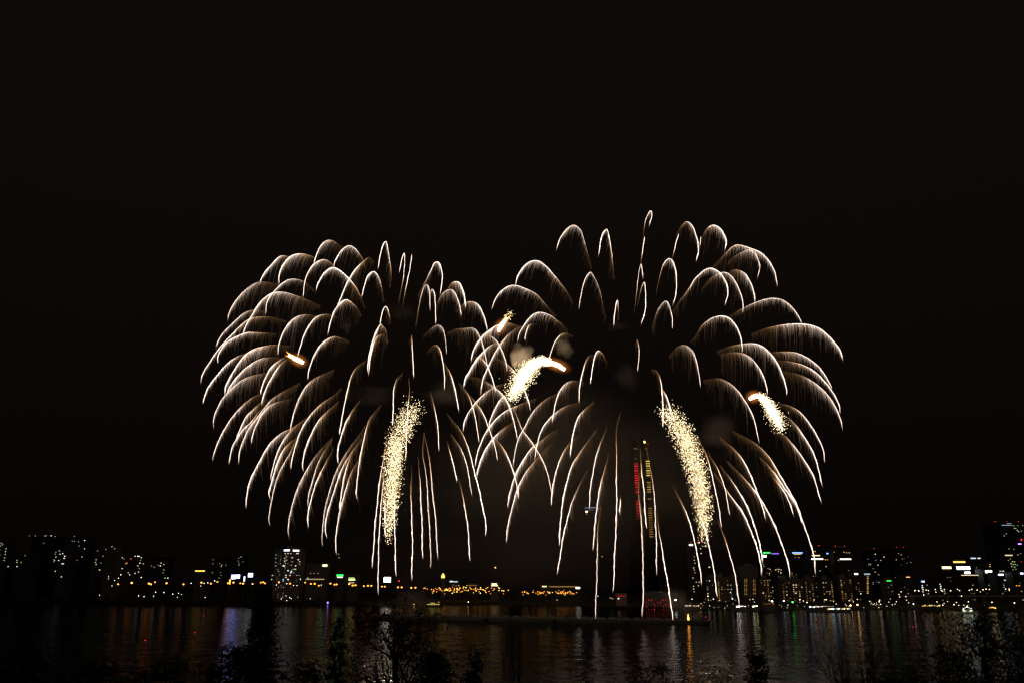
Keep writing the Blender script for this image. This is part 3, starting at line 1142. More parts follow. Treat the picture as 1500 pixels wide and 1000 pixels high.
building(508, 526, 840, 1400, 'lit office with yellow green floor bands left of the white billboard',
         W_(''), signs=[(515, 846, 8, 1.3, 'lime', 1.8), (515.5, 848.6, 9, 1.6, 'lime', 3.0), (515, 852.8, 7, .9, 'warm', 1.5)], mat=0, name='office_block', plant=False)
building(655, 676, 849, 1500, 'office block with a small pale blue roof sign behind the barge',
         W_('664,856,y,1 668,857,y,1 672,857,y,2 684,857,y,2'), signs=[(661, 851, 4, 1.6, 'cool', 2.2), (667, 851.3, 6.5, 1.2, 'cool', 1.6)], mat=2, name='office_block', plant=False)
building(684, 700, 854, 1550, 'dim low office with brownish lit windows behind the barge',
         [(687 + 1.6 * i, 856.6, 'gold', .6, 1.6, 1.8) for i in range(8)], mat=3, name='office_block', plant=False)
building(718, 731, 852, 1500, 'small block with bright warm window bands between the two rows of amber lamps',
         W_(''), signs=[(724, 854.6, 7, 1.6, 'warm', 4), (724.5, 857, 9, 1.5, 'warm', 3.0)], mat=1, name='office_block', plant=False)
building(790, 852, 855, 1500, 'long low hall with a dim lit roof line and a white sign',
         W_('794,857,r,2 794,860,r,1'), signs=[(797.5, 858.3, 6, 1.5, 'lime', 2.6), (825, 858.6, 38, 1.4, 'gold', .45), (846.5, 860.4, 5.5, 2.2, 'white', 8)], mat=2, name='low_building', plant=False)
building(944, 992, 868, 1000, 'low hall behind the barge end with rows of red lights',
         [(946 + 4.2 * i + (j % 2), 878 + 3.4 * j, 'red', (.5, 2.8, 1.0, 3.4, .3)[(i * 3 + j) % 5], .9, .8) for i in range(10) for j in range(6) if (i * 7 + j * 3) % 4],
         mat=2, name='low_building', plant=False)
building(949, 972, 866, 1100, 'low roof with a wavy yellow lit edge above the red lit hall',
         W_(''), signs=[(953, 869.8, 5, 1.4, 'yellow', 2), (958, 869.2, 5, 1.2, 'yellow', 2), (963, 868, 5, 1.2, 'yellow', 2), (906 + 62, 867.2, 4, 1.0, 'yellow', 2)], mat=2, name='low_building', plant=False)
building(902, 918, 869, 1050, 'low building with dull red sign, left of the red lit hall',
         W_('906,876,w,5 894,875,y,1 897,876,y,1'), signs=[(910, 872.3, 11, 1.2, 'red', .5)], mat=3, name='low_building', plant=False)

# right bank
building(1007, 1021, 797, 1350, 'slim dark tower with a white roof sign, at the left end of the right skyline',
         W_('1017,815,y,1 1017,820,y,2 1018,824,y,2 1016,831,l,2 1017,834,w,1 1018,838,w,1 1015,846,w,2 1020,852,y,2 1024,852,y,2 1023,857,y,2 1016,858,l,2 1016,862,w,2 1017,866,w,1'),
         signs=[(1012, 797.5, 5, 2, 'white', 5)], beacons=[1013.5], mat=2)
building(1022, 1034, 797, 1400, 'slim dark tower with two red beacons beside the white signed one',
         W_('1026,803,y,3 1027,810,y,3 1039,830,l,5 1039,799,w,4'), beacons=[1024, 1030], mat=2)
building(1034, 1049, 846, 1250, 'low apartment block with few lights under the leaning glitter cloud', None, (8, COOL, 846, 880, 2.2), mat=0, seed=4)
building(1050, 1068, 845, 1230, 'apartment block with an amber stair column, first of the row of slabs on the right', None, (17, APT, 846, 876, 2.0), mat=3, seed=5)
building(1068, 1082, 846, 1260, 'apartment slab split by a falling white trail', None, (8, COOL, 847, 876, 2.2), mat=1, seed=6)
building(1084, 1111, 829, 1300, 'pale apartment slab with unlit facade and one amber column at each end',
         [(1091 + dx, 848 + 2.2 * i, 'gold', (.7, 1.2, .4)[i % 3], 1.5, 1.1) for i in range(11) for dx in (0, 2.6)] +
         [(1104 + dx, 849 + 2.2 * i, 'gold', (1.2, .8, .4)[i % 3], 1.5, 1.1) for i in range(10) for dx in (0, 2.4)], mat=1)
building(1115, 1131, 806, 1500, 'tower with a green roof sign and a white lit corner',
         W_('1125,832,y,1 1128,833,y,2 1136,834,y,2 1118,826,l,1 1119,829,l,1 1127,839,y,2'), (14, WARM, 828, 872, 1.8), [(1123, 809, 10, 1.8, 'green', 2.2), (1120, 813.8, 5, 2.6, 'white', 9)], mat=2, seed=7)
building(1132, 1148, 808, 1520, 'tower with a violet roof sign next to the green signed one',
         W_('1138,833,y,2 1141,833,y,3 1144,834,y,2 1142,845,b,3 1144,838,w,3'), (15, WARM, 826, 872, 1.8), [(1135.5, 810.2, 10, 1.5, 'violet', 1.6)], mat=2, seed=8)
building(1113, 1127, 847, 1220, 'low slab apartments with gold columns in front of the green signed tower', None, (18, APT, 848, 876, 2.0), mat=3, seed=9)
building(1140, 1158, 848, 1220, 'low slab with few windows in front of the violet signed tower', None, (13, APT, 849, 876, 1.8), mat=0, seed=10)
building(1158, 1180, 808, 1500, 'tower crowned by a long blue roof sign with amber light under it',
         W_('1165,816,a,1 1170,816,w,1'), (14, WARM, 830, 872, 1.6), [(1168, 809, 14, 1.6, 'blue', 4), (1168, 811, 10, .9, 'gold', 2)], mat=2, seed=11)
building(1160, 1176, 848, 1210, 'low slab apartments in front of the blue signed tower', None, (16, APT, 849, 876, 2.2), mat=3, seed=12)
building(1178, 1192, 847, 1230, 'low slab with bright gold window columns left of the tall dark towers', None, (18, APT, 848, 876, 2.2), mat=1, seed=13)
building(1188, 1206, 802, 1450, 'tall tower with yellow and white lit bands under its red beacon',
         W_('1191,807,o,4 1194,807,o,4 1191,810,o,3 1209,819,o,3 1212,819,o,2'), (9, WARM, 826, 872, 1.4), [(1195, 813, 11, 1.3, 'warm', 2.5), (1197, 818, 16, 1.7, 'white', 4)], [1202], mat=2, seed=14)
building(1208, 1222, 806, 1480, 'dark tower with a short blue sign between the beacon towers',
         W_('1210,829,w,2 1216,824,w,1'), (9, COOL, 826, 872, 1.5), [(1213, 810, 5, 1.6, 'blue', 4)], mat=2, seed=15)
building(1223, 1248, 803, 1430, 'wide dark tower with two red beacons and a long white lit band',
         W_('1236,808,o,2 1240,809,o,3 1244,809,o,3 1228,820,y,2 1222,808,o,1'), (13, WARM, 826, 872, 1.5), [(1238.5, 818.3, 15, 1.5, 'white', 5)], [1226, 1240], mat=2, seed=16)
building(1204, 1220, 848, 1200, 'low slab apartments in front of the short blue sign', None, (17, APT, 849, 876, 2.0), mat=0, seed=17)
building(1230, 1248, 846, 1200, 'low slab with warm columns below the long white lit band', None, (20, APT, 847, 876, 2.2), mat=3, seed=18)
building(1251, 1263, 838, 1300, 'block with a pale cool sign left of the tall dark pair', None, (8, APT, 846, 876, 1.2), [(1254, 840, 5, 2, 'cool', 4)], mat=3, seed=19)
building(1264, 1277, 837, 1300, 'block with a dim greenish sign and an amber window column',
         [(1271, 844 + 2.4 * i, 'gold', (1.5, 2.5, 1)[i % 3], 2.2, 1.4) for i in range(11)], None, [(1270, 840.2, 8, 1.8, 'cool', .9)], mat=0, seed=20)
building(1272, 1298, 806, 1600, 'tall dark apartment tower, left one of a pair, with one red beacon',
         W_('1282,811,w,3 1295,815,w,4 1283,820,b,2 1290,820,y,2 1275,826,y,2 1286,827,w,3 1282,837,y,2 1287,841,y,2 1279,832,y,1'), (12, COOL, 812, 860, 1.2), (), [1283], mat=2, seed=21)
building(1308, 1334, 804, 1650, 'tall dark apartment tower, right one of a pair, with two dim beacons',
         W_('1313,819,o,3 1316,810,w,1 1320,812,y,2 1322,818,w,1 1334,823,y,1'), (12, COOL, 810, 860, 1.0), (), [1316, 1326], mat=2, seed=22)
building(1298, 1308, 847, 1250, 'small block with a green sign between the tall dark pair', None, (5, COOL, 850, 870, 1.5), [(1302, 850, 6, 1.6, 'green', 2)], mat=1, seed=23, name='office_block', plant=False)
building(1322, 1338, 843, 1280, 'small block with a narrow orange sign right of the tall dark pair', None, (7, WARM, 850, 870, 1.8), [(1330, 844.6, 5, 1, 'gold', 3)], mat=0, seed=24, name='office_block', plant=False)
building(1347, 1360, 848, 1250, 'small block with blue and white sign and a column of cool windows',
         W_('1351,857,c,3 1351,860,c,4 1352,863,c,4 1352,866,c,3'), (4, COOL, 850, 868, 2), [(1352, 851, 4, 1.6, 'cool', 5), (1350, 851, 1.2, 1.6, 'blue', 6)], mat=2, seed=25, name='office_block', plant=False)
building(1372, 1384, 852, 1250, 'small block with a bright column of white windows', W_('1377,855,w,3 1378,858,w,5 1378,861,w,4 1379,864,w,4'), (4, COOL, 854, 868, 2), mat=2, seed=26, name='office_block', plant=False)
building(1379, 1397, 829, 1350, 'office block with a yellow and white roof sign left of the brightest sign',
         None, (4, WARM, 838, 868, 1), [(1386.5, 830.8, 12, 2.6, 'warm', 9), (1380.8, 830.6, 1.8, 2.6, 'yellow', 5)], mat=2, seed=27, name='office_block', plant=False)
building(1397, 1421, 820, 1380, 'office block with an orange sign above the brightest white blue sign on the right bank',
         None, (4, WARM, 845, 868, 1), [(1405, 822.4, 16, 2.2, 'gold', 3.5), (1411, 831.3, 18, 4.0, 'cool', 8), (1417, 838.2, 7.5, 2.6, 'white', 9)], mat=2, seed=28, name='office_block', plant=False)
building(1408, 1433, 841, 1300, 'long low block with a thin yellow line of roof light', None, (6, WARM, 848, 868, 1.4), [(1420.5, 841.8, 23, .9, 'warm', 2)], mat=2, seed=29, name='office_block', plant=False)
building(1422, 1437, 815, 1500, 'dark block with a broken bluish roof sign', None, (4, COOL, 825, 868, 1), [(1425.5, 817, 7, 1.6, 'cool', 1.6), (1434, 817, 4, 1.6, 'cool', 1.6)], mat=2, seed=30, name='office_block')
building(1441, 1457, 834, 1350, 'block with a bright short white sign left of the tall right edge tower', W_('1450,826,o,2 1450,829,o,3'), (4, COOL, 845, 868, 1), [(1448, 836.6, 8.5, 3, 'white', 16)], mat=2, seed=31, name='office_block', plant=False)
building(1460, 1482, 838, 1300, 'low wide block with three pale signs in front of the tall right edge tower',
         W_('1465,836,w,2 1468,836,w,2 1470,836,w,2'), (6, COOL, 846, 868, 1.5), [(1466, 841, 7, 2, 'cool', 6), (1475, 841, 4, 1.8, 'cool', 5), (1474.5, 849, 7, 1.2, 'cool', 1.6)], mat=2, seed=32, name='office_block', plant=False)
building(1463, 1503, 766, 1500, 'tallest dark tower at the right photo edge with red beacons and a lit roof line',
         W_('1483,769,l,1 1485,769,l,1 1491,769,l,1 1498,769,l,1 1486,773,l,2 1488,773,l,1 1490,776,l,2 1492,778,l,2 1496,777,w,1 1474,781,w,1 1471,784,w,1 '
            '1478,803,y,1 1485,804,l,1 1491,812,y,2 1495,810,y,1 1480,818,l,1 1483,822,l,2 1486,822,l,2 1481,825,l,2 1484,826,l,2 1487,826,l,2 1482,829,l,2 1486,830,l,2 '
            '1488,833,l,1 1484,834,l,1 1496,822,r,2 1490,827,l,1 1477,820,l,1'),
         None, [(1474, 768.6, 13, .8, 'cool', .8), (1478, 766.2, 6, .7, 'cool', .8), (1477.5, 812.7, 10, 1.4, 'warm', 1.8), (1493.5, 796, 4.5, 1.6, 'violet', 6), (1496, 790, 1.2, 2.2, 'red', 5)], [1464, 1481, 1498], mat=2, seed=33, depth=40)
building(1484, 1503, 838, 1280, 'low block at the right photo edge with a cool sign', W_('1489,857,a,4 1493,857,a,4'), (5, WARM, 845, 868, 1.6), [(1496.5, 839.2, 4, 1.8, 'cool', 6)], mat=2, seed=34, name='office_block', plant=False)


# the supertall tower behind the right burst
def supertall():
    Y = 2600
    base = P(945, 866, Y)
    cx = P(941, 760, Y).x
    zt = P(941, 652, Y).z
    e = empty('skyscraper', (cx, Y + 25, 6), 'very tall tapering tower with red and yellow light columns behind the right burst', 'skyscraper')
    H = zt - 6
    mb = MB()
    k = pxm(Y)
    n = 24
    i0 = 0
    lev = 14
    for j in range(lev + 1):
        t = j / lev
        r = (19 - 8.5 * t ** 1.6) * k
        for q in range(n):
            a = 2 * math.pi * q / n
            sq = (abs(math.cos(a)) ** 4 + abs(math.sin(a)) ** 4) ** -.25
            mb.v.append((r * sq * math.cos(a), r * sq * math.sin(a), H * t))
    for j in range(lev):
        for q in range(n):
            a, b = j * n + q, j * n + (q + 1) % n
            mb.f.append((a, b, b + n, a + n)); mb.m.append(0)
    mb.f.append(tuple(lev * n + q for q in range(n))); mb.m.append(0)
    mb.build('wall', CONC[2], e)
    for s in (-1, 1):
        mb = MB()
        mb.v = [(s * 3, -9, H), (s * 24, -7, H), (s * 24, 7, H), (s * 3, 9, H), (s * 7, -3, H + 34), (s * 13, -2, H + 34), (s * 13, 2, H + 34), (s * 7, 3, H + 34)]
        mb.f = [(0, 1, 5, 4), (1, 2, 6, 5), (2, 3, 7, 6), (3, 0, 4, 7), (4, 5, 6, 7)]
        mb.m = [0] * 5
        mb.build('crown', DARK, e)

    def rf(z):
        return (19 - 8.5 * min(1, max(0, z / H)) ** 1.6) * k

    def bar(px, py, w, h, col, s, name='light_bar'):
        p = P(px, py, Y)
        z = p.z - 6
        y = -rf(z) - .6
        p = P(px, py, Y + 25 + y)
        me = win_mesh(col, s, w * k, h * k)
        link(name, me, e, (p.x - cx, y, p.z - 6))
    yy = 678.5
    reds = [(3, 1), (3, 4), (3, 2.4), (3, 4), (3, 1.6), (3, 4), (3, 3.0), (3, 4), (3, 3), (3, 3), (3, 1.2), (3, 2.2)]
    for i in range(24):
        y = 678.6 + i * 3.45
        s = [1.6, 3, 2.2, 3, 1.4, 3, 3, 3, 2.6, 1.8, 2.4, 1.0, 2.4, .3, 0, 0, 1.8, 2.2, 1.6, 2.0, 1.4, 1.2, .6, .5][i]
        if s:
            bar(931.8 + i * .14, y, 5.6 if i < 10 else 4.6, 1.5, 'red', s * .7)
    for i in range(33):
        y = 674.9 + i * 3.45
        s = [3, 2.2, 3, .8, 3, 1.6, 3, 0, 0, 1.0, .5, 1.3, 1.3, 1.0, 0, 0, .8, 0, 0, 0, .9, .5, 1.0, .7, .8, .5, .5, .4, .5, .6, .7, .7, .8][i]
        if s:
            bar(948.8 + i * .17, y, 5.4, 1.5, 'yellow' if i < 14 else 'gold', s * .7)
    bar(931, 656.6, 4.5, .8, 'gold', .7)
    bar(946.5, 656.6, 3, .9, 'gold', .8)
    bar(931.5, 671, 3, .7, 'lime', .3)
    p = P(945.4, 645.2, Y)
    MB().octa((0, 0, 0), 4.6).build('beacon', lamp_mat('yellow', 7), e, (p.x - cx, -2, p.z - 6))
    MB().tube([Vector((0, 0, H + 30)), Vector((0, 0, p.z - 10))], [.8, .5], 6).build('mast', DARK, e, (p.x - cx, 0, 0))
    for (a, b) in ((933.6, 643.6), (927.6, 647), (951, 647.4)):
        q = P(a, b, Y)
        MB().octa((0, 0, 0), 1.5).build('warning_light', lamp_mat('red', 1.6), e, (q.x - cx, -1, q.z - 6))
        MB().tube([Vector((0, 0, 0)), Vector((0, 0, H - q.z + 6 + 1))], [.5, .5], 5).build('mast', DARK, e, (q.x - cx, -.4, q.z - 6))


supertall()


# ------------------------------------------------------------------ helicopter in front of the smoke
def helicopter():
    Y = 700
    p = P(866, 747, Y)
    e = empty('helicopter', p, 'hovering helicopter with pale blue lit rotor and bright nose lamp over the smoke', 'helicopter')
    mb = MB()
    pts = [Vector((-3.6, 0, -.3)), Vector((-3.0, 0, -.2)), Vector((-1.6, 0, 0)), Vector((0.4, 0, .1)), Vector((2.0, 0, .35)), Vector((3.4, 0, .6)), Vector((7.0, 0, .9))]
    mb.tube(pts, [.2, .75, 1.15, 1.2, .8, .34, .16], 10)
    mb.box((6.9, 0, 1.5), (.8, .12, 1.6))
    mb.build('body', DARK, e)
    mb = MB()
    for k in range(2):
        s = 1 if k else -1
        mb.tube([Vector((0, 0, 2.05)), Vector((s * 3, 0, 2.0)), Vector((s * 6.2, s * .5, 1.75))], [.3, .28, .2], 4)
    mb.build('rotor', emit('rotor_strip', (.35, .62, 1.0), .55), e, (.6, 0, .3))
    MB().tube([Vector((.6, 0, 1.1)), Vector((.6, 0, 2.4))], [.2, .15], 6).build('rotor_mast', DARK, e)
    MB().lathe((0, 0, 0), [(.2, -.4), (.95, -.3), (1.0, .2), (.3, .5)], 10).build('nose_lamp', lamp_mat('warm', 9), e, (-3.9, -.3, -.9))
    MB().octa((0, 0, 0), .35).build('marker_lamp', lamp_mat('warm', 1.5), e, (-3.9, -.3, -2.9))
    for s in (-1, 1):
        MB().tube([Vector((-1.8, s, -1.9)), Vector((2.0, s, -1.9))], [.1, .1], 5).tube([Vector((-.8, s, -1.9)), Vector((-.8, s * .5, -.8))], [.07, .07], 5)\
            .tube([Vector((1.0, s, -1.9)), Vector((1.0, s * .5, -.8))], [.07, .07], 5).build('skid', DARK, e)


helicopter()


# ------------------------------------------------------------------ street lamps and small lights on the bank
LM = {}


def lamp_mesh(col, s, r):
    k = (col, s, r)
    if k not in LM:
        mb = MB().lathe((0, 0, 0), [(.05, -.8 * r), (.75 * r, -.5 * r), (r, 0), (.6 * r, .6 * r), (.05, .8 * r)], 8)
        LM[k] = mb.mesh('lamp_head', lamp_mat(col, s))
    return LM[k]


POLES = {}


def bank_z(Y):
    return 6.0


def lamp(px, py, Y, col, s, r, label, group, name='street_lamp', cat='street lamp'):
    p = P(px, py, Y)
    gz = min(bank_z(Y), p.z - 1.0)
    e = empty(name, (p.x, Y, gz), label, cat, group)
    h = p.z - gz
    hk = round(h, 0)
    if hk not in POLES:
        mb = MB()
        mb.tube([Vector((0, 0, -1)), Vector((0, 0, hk * .5)), Vector((0, 0, hk))], [.16, .13, .1], 6)
        mb.lathe((0, 0, -1), [(.35, 0), (.3, 1.3)], 8)
        POLES[hk] = mb.mesh('pole', DARK)
    link('pole', POLES[hk], e, (0, .3 + r, 0))
    link('lamp_head', lamp_mesh(col, s, r), e, (0, 0, h))
    return e


g1 = 'amber street lamps along the left embankment'
for (x, y, s) in [(173, 855, 14), (193, 853, 26), (218, 854, 20), (221, 855, 20), (227, 852, 8), (244, 853.5, 20), (268.7, 855, 16), (295, 852.5, 18), (309, 854, 14),
                  (318.5, 851.5, 10), (334, 853.5, 14), (342, 852.5, 18), (352, 853.5, 7), (356, 854, 20), (370, 854.5, 8), (382, 852.5, 10), (385.5, 852, 14), (388, 853.6, 12),
                  (408.5, 852, 14), (425, 854, 14), (447, 852.5, 8), (455.4, 854.4, 14), (461, 854.2, 18), (467, 857, 8), (484, 854, 14), (490, 855.6, 12), (493, 855.2, 14),
                  (511.5, 854.7, 18), (516.5, 856.8, 18), (520.7, 856.4, 18), (533, 857.6, 10), (539, 857.2, 18), (544, 857.2, 14), (559.5, 858.4, 10), (563.7, 858.4, 10), (583, 859.5, 14), (588.4, 859.5, 14), (602.5, 860.2, 14), (608.5, 860, 14)]:
    lamp(x, y, 1300, 'amber', 1.3 + s * .15, 1.25 + s * .015, 'amber street lamp in the spaced row along the left embankment', g1)
g2 = 'white lamps along the left embankment'
for (x, y, s) in [(280, 853.6, 10), (299, 853.7, 10), (304.4, 852.8, 10), (314.6, 850, 12), (294, 857.5, 6), (370, 854.6, 8), (405, 856, 12), (430, 856.8, 7), (435, 856.8, 6), (440, 847.6, 10),
                  (470.5, 856.2, 8), (228, 866.5, 8), (240, 867, 9), (203, 872, 8), (211, 873, 8), (225, 872.6, 7), (146, 871, 5), (253, 869.4, 8), (261.5, 868, 7), (266, 870, 5), (260, 874, 5), (300.5, 874.3, 7),
                  (412, 876.5, 6), (419, 872, 5), (424.4, 874.5, 7), (426.6, 876, 6), (420, 879, 6), (454.4, 876, 4), (159, 844, 5), (159, 847, 4), (168, 849.5, 5), (173.6, 846, 8), (164, 857.4, 6)]:
    lamp(x, y, 1280 if y < 862 else 1230, 'white', s * .4, .6, 'small white lamp on the left embankment between the amber ones', g2)

rnd = random.Random(99)
g3 = 'amber street lamps clustered behind the barge'
for k in range(100):
    x = rnd.choice((rnd.uniform(618, 745), rnd.uniform(635, 705)))
    y = 861 + rnd.gauss(1.0, 2.0) + (rnd.random() < .15) * 4
    lamp(x, min(y, 872), 1400, rnd.choice(('amber', 'amber', 'gold', 'yellow')), rnd.choice((1.2, 2.2, 3.6)), .9, 'amber street lamp in the dense cluster behind the middle of the barge', g3)
g4 = 'amber street lamps left of the tower base'
for k in range(62):
    x = rnd.choice((rnd.uniform(765, 845), rnd.uniform(773, 842)))
    y = 867 + rnd.gauss(.6, 1.6)
    lamp(x, min(y, 874), 1300, rnd.choice(('amber', 'amber', 'gold')), rnd.choice((1.1, 2.0, 3.2)), .82, 'amber street lamp in the second dense cluster, left of the falling white trails', g4)

# right bank lights
g5 = 'warm white street lamps on the right bank road'
for (x, y, s) in [(1037, 872.5, 18), (1045, 876.6, 14), (1073, 876.6, 12), (1020, 885, 6), (1013.6, 876.8, 9), (1070, 867, 8), (1118, 867.8, 8), (1166, 868, 8), (1153, 870.5, 7), (1103, 877, 5), (1105, 881, 3),
                  (1171.5, 877.5, 24), (1177, 879.5, 8), (1182, 881.6, 26), (1210, 877.6, 20), (1261, 869, 8), (1244, 879, 9), (1256, 877, 8), (1225, 884, 6), (1243.5, 888, 10),
                  (1274, 880, 8), (1288, 880.5, 24), (1288.5, 878.4, 14), (1290, 884.4, 10), (1276, 883.6, 6), (1279, 884.4, 6), (1284, 884, 5), (1299, 887, 5), (1302, 881, 5), (1307, 885, 6), (1313, 880.4, 7), (1311, 884, 5),
                  (1338, 884, 24), (1328, 878.6, 5), (1331, 882, 5), (1318, 873.5, 10), (1327, 873, 8), (1353, 870.5, 12), (1320, 866, 9), (1317, 870, 8), (1372.5, 880.8, 9), (1381, 885.6, 12), (1383, 883, 6),
                  (1394, 887, 9), (1397.4, 884.8, 18), (1401, 881.6, 9), (1404.5, 885.8, 7), (1412, 885.8, 8), (1417.6, 886, 8), (1418.5, 880.6, 9), (1435, 888.5, 14), (1442, 886.4, 6), (1453, 881.4, 22), (1486, 882.4, 26),
                  (1493, 890, 22), (1473, 890, 6), (1388, 880.3, 5), (1376, 886, 5), (1363, 886.6, 7), (1341, 864, 10), (1346, 865, 9)]:
    lamp(x, y, 1040, rnd.choice(('warm', 'warm', 'white')), s * .24, .66, 'warm white street lamp among the lights on the right bank road', g5)
g6 = 'lamps on the elevated road at right'
for (x, y, s) in [(1340, 864.6, 14), (1345.5, 864.2, 14), (1352, 860, 6), (1356.6, 863.4, 10), (1360, 864.2, 14), (1370, 862.6, 10), (1371, 866.4, 10), (1383.6, 862.6, 14), (1380.5, 865, 10), (1392.5, 864.4, 18), (1402.6, 862.5, 12), (1405.6, 864.2, 14),
                  (1420, 863.8, 16), (1423.4, 862.4, 16), (1431.3, 863.4, 10), (1436, 866, 6), (1440, 863, 18), (1444.5, 862, 14), (1449.4, 862.6, 16), (1473.3, 862, 12), (1478.3, 862, 16), (1478.6, 864, 10), (1408.5, 872.3, 14)]:
    lamp(x, y, 1120, 'warm', s * .25, .68, 'warm street lamp lighting the elevated road at the right', g6)
g7 = 'small dim lights on the right riverside'
for k in range(70):
    x = rnd.uniform(1003, 1320)
    y = rnd.choice((rnd.uniform(876, 890), rnd.uniform(884, 891)))
    lamp(x, y, 1000, rnd.choice(('white', 'warm', 'cool', 'warm', 'lime')), rnd.choice((.5, 1, 2.5)), .45, 'small dim lamp low on the right riverside', g7, 'path_lamp', 'path lamp')
for (x, y, c, s, r, lb) in [(1131, 880, 'cool', 30, .95, 'very bright bluish floodlight on a mast on the right bank'),
                            (1161, 881.2, 'green', 8, .95, 'bright green light on a mast on the right bank'),
                            (1148, 879.5, 'cool', 9, .8, 'bluish white lamp between the bluish floodlight and the green light'),
                            (1246, 886, 'gold', 12, 1.0, 'orange floodlight, left one of the bright orange pair by the water'),
                            (1256, 885, 'gold', 11, 1.0, 'orange floodlight, right one of the bright orange pair by the water'),
                            (1359.5, 886.4, 'yellow', 20, .9, 'yellow white lamp left of the orange lamp below the elevated road'),
                            (1372, 886.8, 'gold', 22, .9, 'orange lamp below the elevated road'),
                            (989.5, 878, 'cool', 14, 1.1, 'cool white light beside the red lit hall'),
                            (986.5, 894, 'blue', 10, .6, 'small blue light low beside the barge trail'),
                            (945.5, 898, 'red', 3, .5, 'dim red light near the water under the red lit hall'),
                            (725.6, 830.5, 'gold', 6, .9, 'single amber light high on a thin mast behind the barge'),
                            (584.7, 850.5, 'red', 8, .7, 'single red light right of the white billboard'),
                            (816, 878, 'warm', 2.5, .5, 'upper dim white lamp of the vertical trio above the barge'),
                            (816, 884, 'white', 4, .5, 'middle white lamp of the vertical trio above the barge'),
                            (816, 892, 'white', 2.5, .45, 'lowest white lamp of the vertical trio above the barge'),
                            (686, 881, 'warm', 6, .7, 'lone amber lamp low behind the barge'),
                            (659.5, 890, 'warm', 4, .5, 'left one of two tiny warm lamps right of the yellow pavilion boat'),
                            (664, 890, 'warm', 4, .5, 'right one of two tiny warm lamps right of the yellow pavilion boat'),
                            (606.5, 884.5, 'yellow', 4, .5, 'tiny yellow lamp left of the yellow pavilion boat'),
                            (882, 814.5, 'yellow', 2, .6, 'tiny yellow light high on a mast by the falling trails'),
                            (876, 872.5, 'white', 4, .5, 'tiny white lamp beside the trail that meets the barge')]:
    lamp(x, y, 1000 if x > 900 else 1250, c, s, r, lb, None, 'mast_light', 'lamp')


# lit riverside rows of windows / terraces
def terrace(x0, x1, y, Y, label, cols, n, s):
    p, q = P(x0, y, Y), P(x1, y, Y)
    e = empty('riverside_pavilion', ((p.x + q.x) / 2, Y, 0), label, 'pavilion')
    w = q.x - p.x
    gz = 1.5
    mb = MB()
    mb.box((0, 4, (p.z + 1.6 + 0) / 2), (w + 2, 7, p.z + 1.6))
    mb.box((0, 3.4, p.z + 1.8), (w + 4, 9.4, .4))
    for k in range(int(w / 4) + 1):
        mb.box((-w / 2 + 4 * k, -.9, (p.z + 1.5) / 2), (.25, .25, p.z + 1.5))
    mb.build('wall', CONC[2], e)
    r = random.Random(int(x0))
    for k in range(n):
        ww = w / n * r.uniform(.45, .9)
        link('lit_window', win_mesh(r.choice(cols), round(s * r.choice((.3, .6, 1, 1.6)), 1), ww, r.choice((.9, 1.3))), e,
             (-w / 2 + (k + .5) * w / n, .45, p.z + r.uniform(-.4, .4)))
    return e


terrace(1185, 1222, 888, 930, 'long riverside pavilion with cool white window strips, left of the orange floodlights', ['cool', 'cool', 'white', 'warm'], 12, 5)
terrace(1212, 1246, 891, 905, 'floating pavilion with a row of bluish and amber lights at the waterline', ['cool', 'warm', 'gold', 'cool'], 13, 5)
terrace(1078, 1093, 887.3, 940, 'pavilion with a very bright white window row where a trail lands', ['white'], 5, 12)
terrace(1102, 1110, 887.3, 940, 'short pavilion with bright white windows right of the brightest row', ['white', 'lime'], 3, 10)
terrace(1003, 1025, 886.5, 960, 'small riverside hall with warm windows right of the red lit hall', ['warm', 'white', 'gold'], 7, 3)
terrace(1118, 1134, 883.5, 950, 'reddish brown lit hall under the bluish floodlight', ['gold', 'amber'], 6, .7)
terrace(1350, 1378, 886.6, 940, 'riverside hall with yellow and orange windows below the elevated road', ['yellow', 'white', 'gold'], 8, 4)
terrace(1448, 1460, 889.4, 930, 'small hall with an orange window band near the right edge', ['gold'], 3, 6)


# elevated road at the right
def viaduct():
    Y = 1125
    a, b = P(1325, 873, Y), P(1510, 873, Y)
    e = empty('viaduct', ((a.x + b.x) / 2, Y, 5), 'dark elevated road on piers running to the right photo edge', 'bridge')
    w = b.x - a.x
    h = a.z - 5
    mb = MB().box((0, 6, h), (w, 12, 1.4))
    for s in (-.2, 12.2):
        mb.box((0, s, h + 1.1), (w, .3, 1.0))
    mb.build('deck', ROOF, e)
    for k in range(7):
        MB().box((0, 6, h / 2 - .7), (2, 4, h - .01)).box((0, 6, h - 1.2), (3, 9, 1.0)).build('pier', ROOF, e, (-w / 2 + w * (k + .5) / 7, 0, -.35))


viaduct()


# billboards
def billboard(x, y, w, h, Y, col, s, label, second=None):
    p = P(x, y, Y)
    k = pxm(Y)
    e = empty('billboard', (p.x, Y, 6), label, 'billboard')
    hz = p.z - 6
    MB().box((0, -.2, hz), (w * k, .3, h * k)).build('screen', lamp_mat(col, s), e)
    fb = MB().box((0, .35, hz), (w * k + .8, .6, h * k + .8))
    fb.build('frame', DARK, e)
    for q in (-.3, .3):
        MB().tube([Vector((q * w * k, .4, -1)), Vector((q * w * k, .4, hz - h * k / 2 - .41))], [.4, .35], 6).build('post', DARK, e)


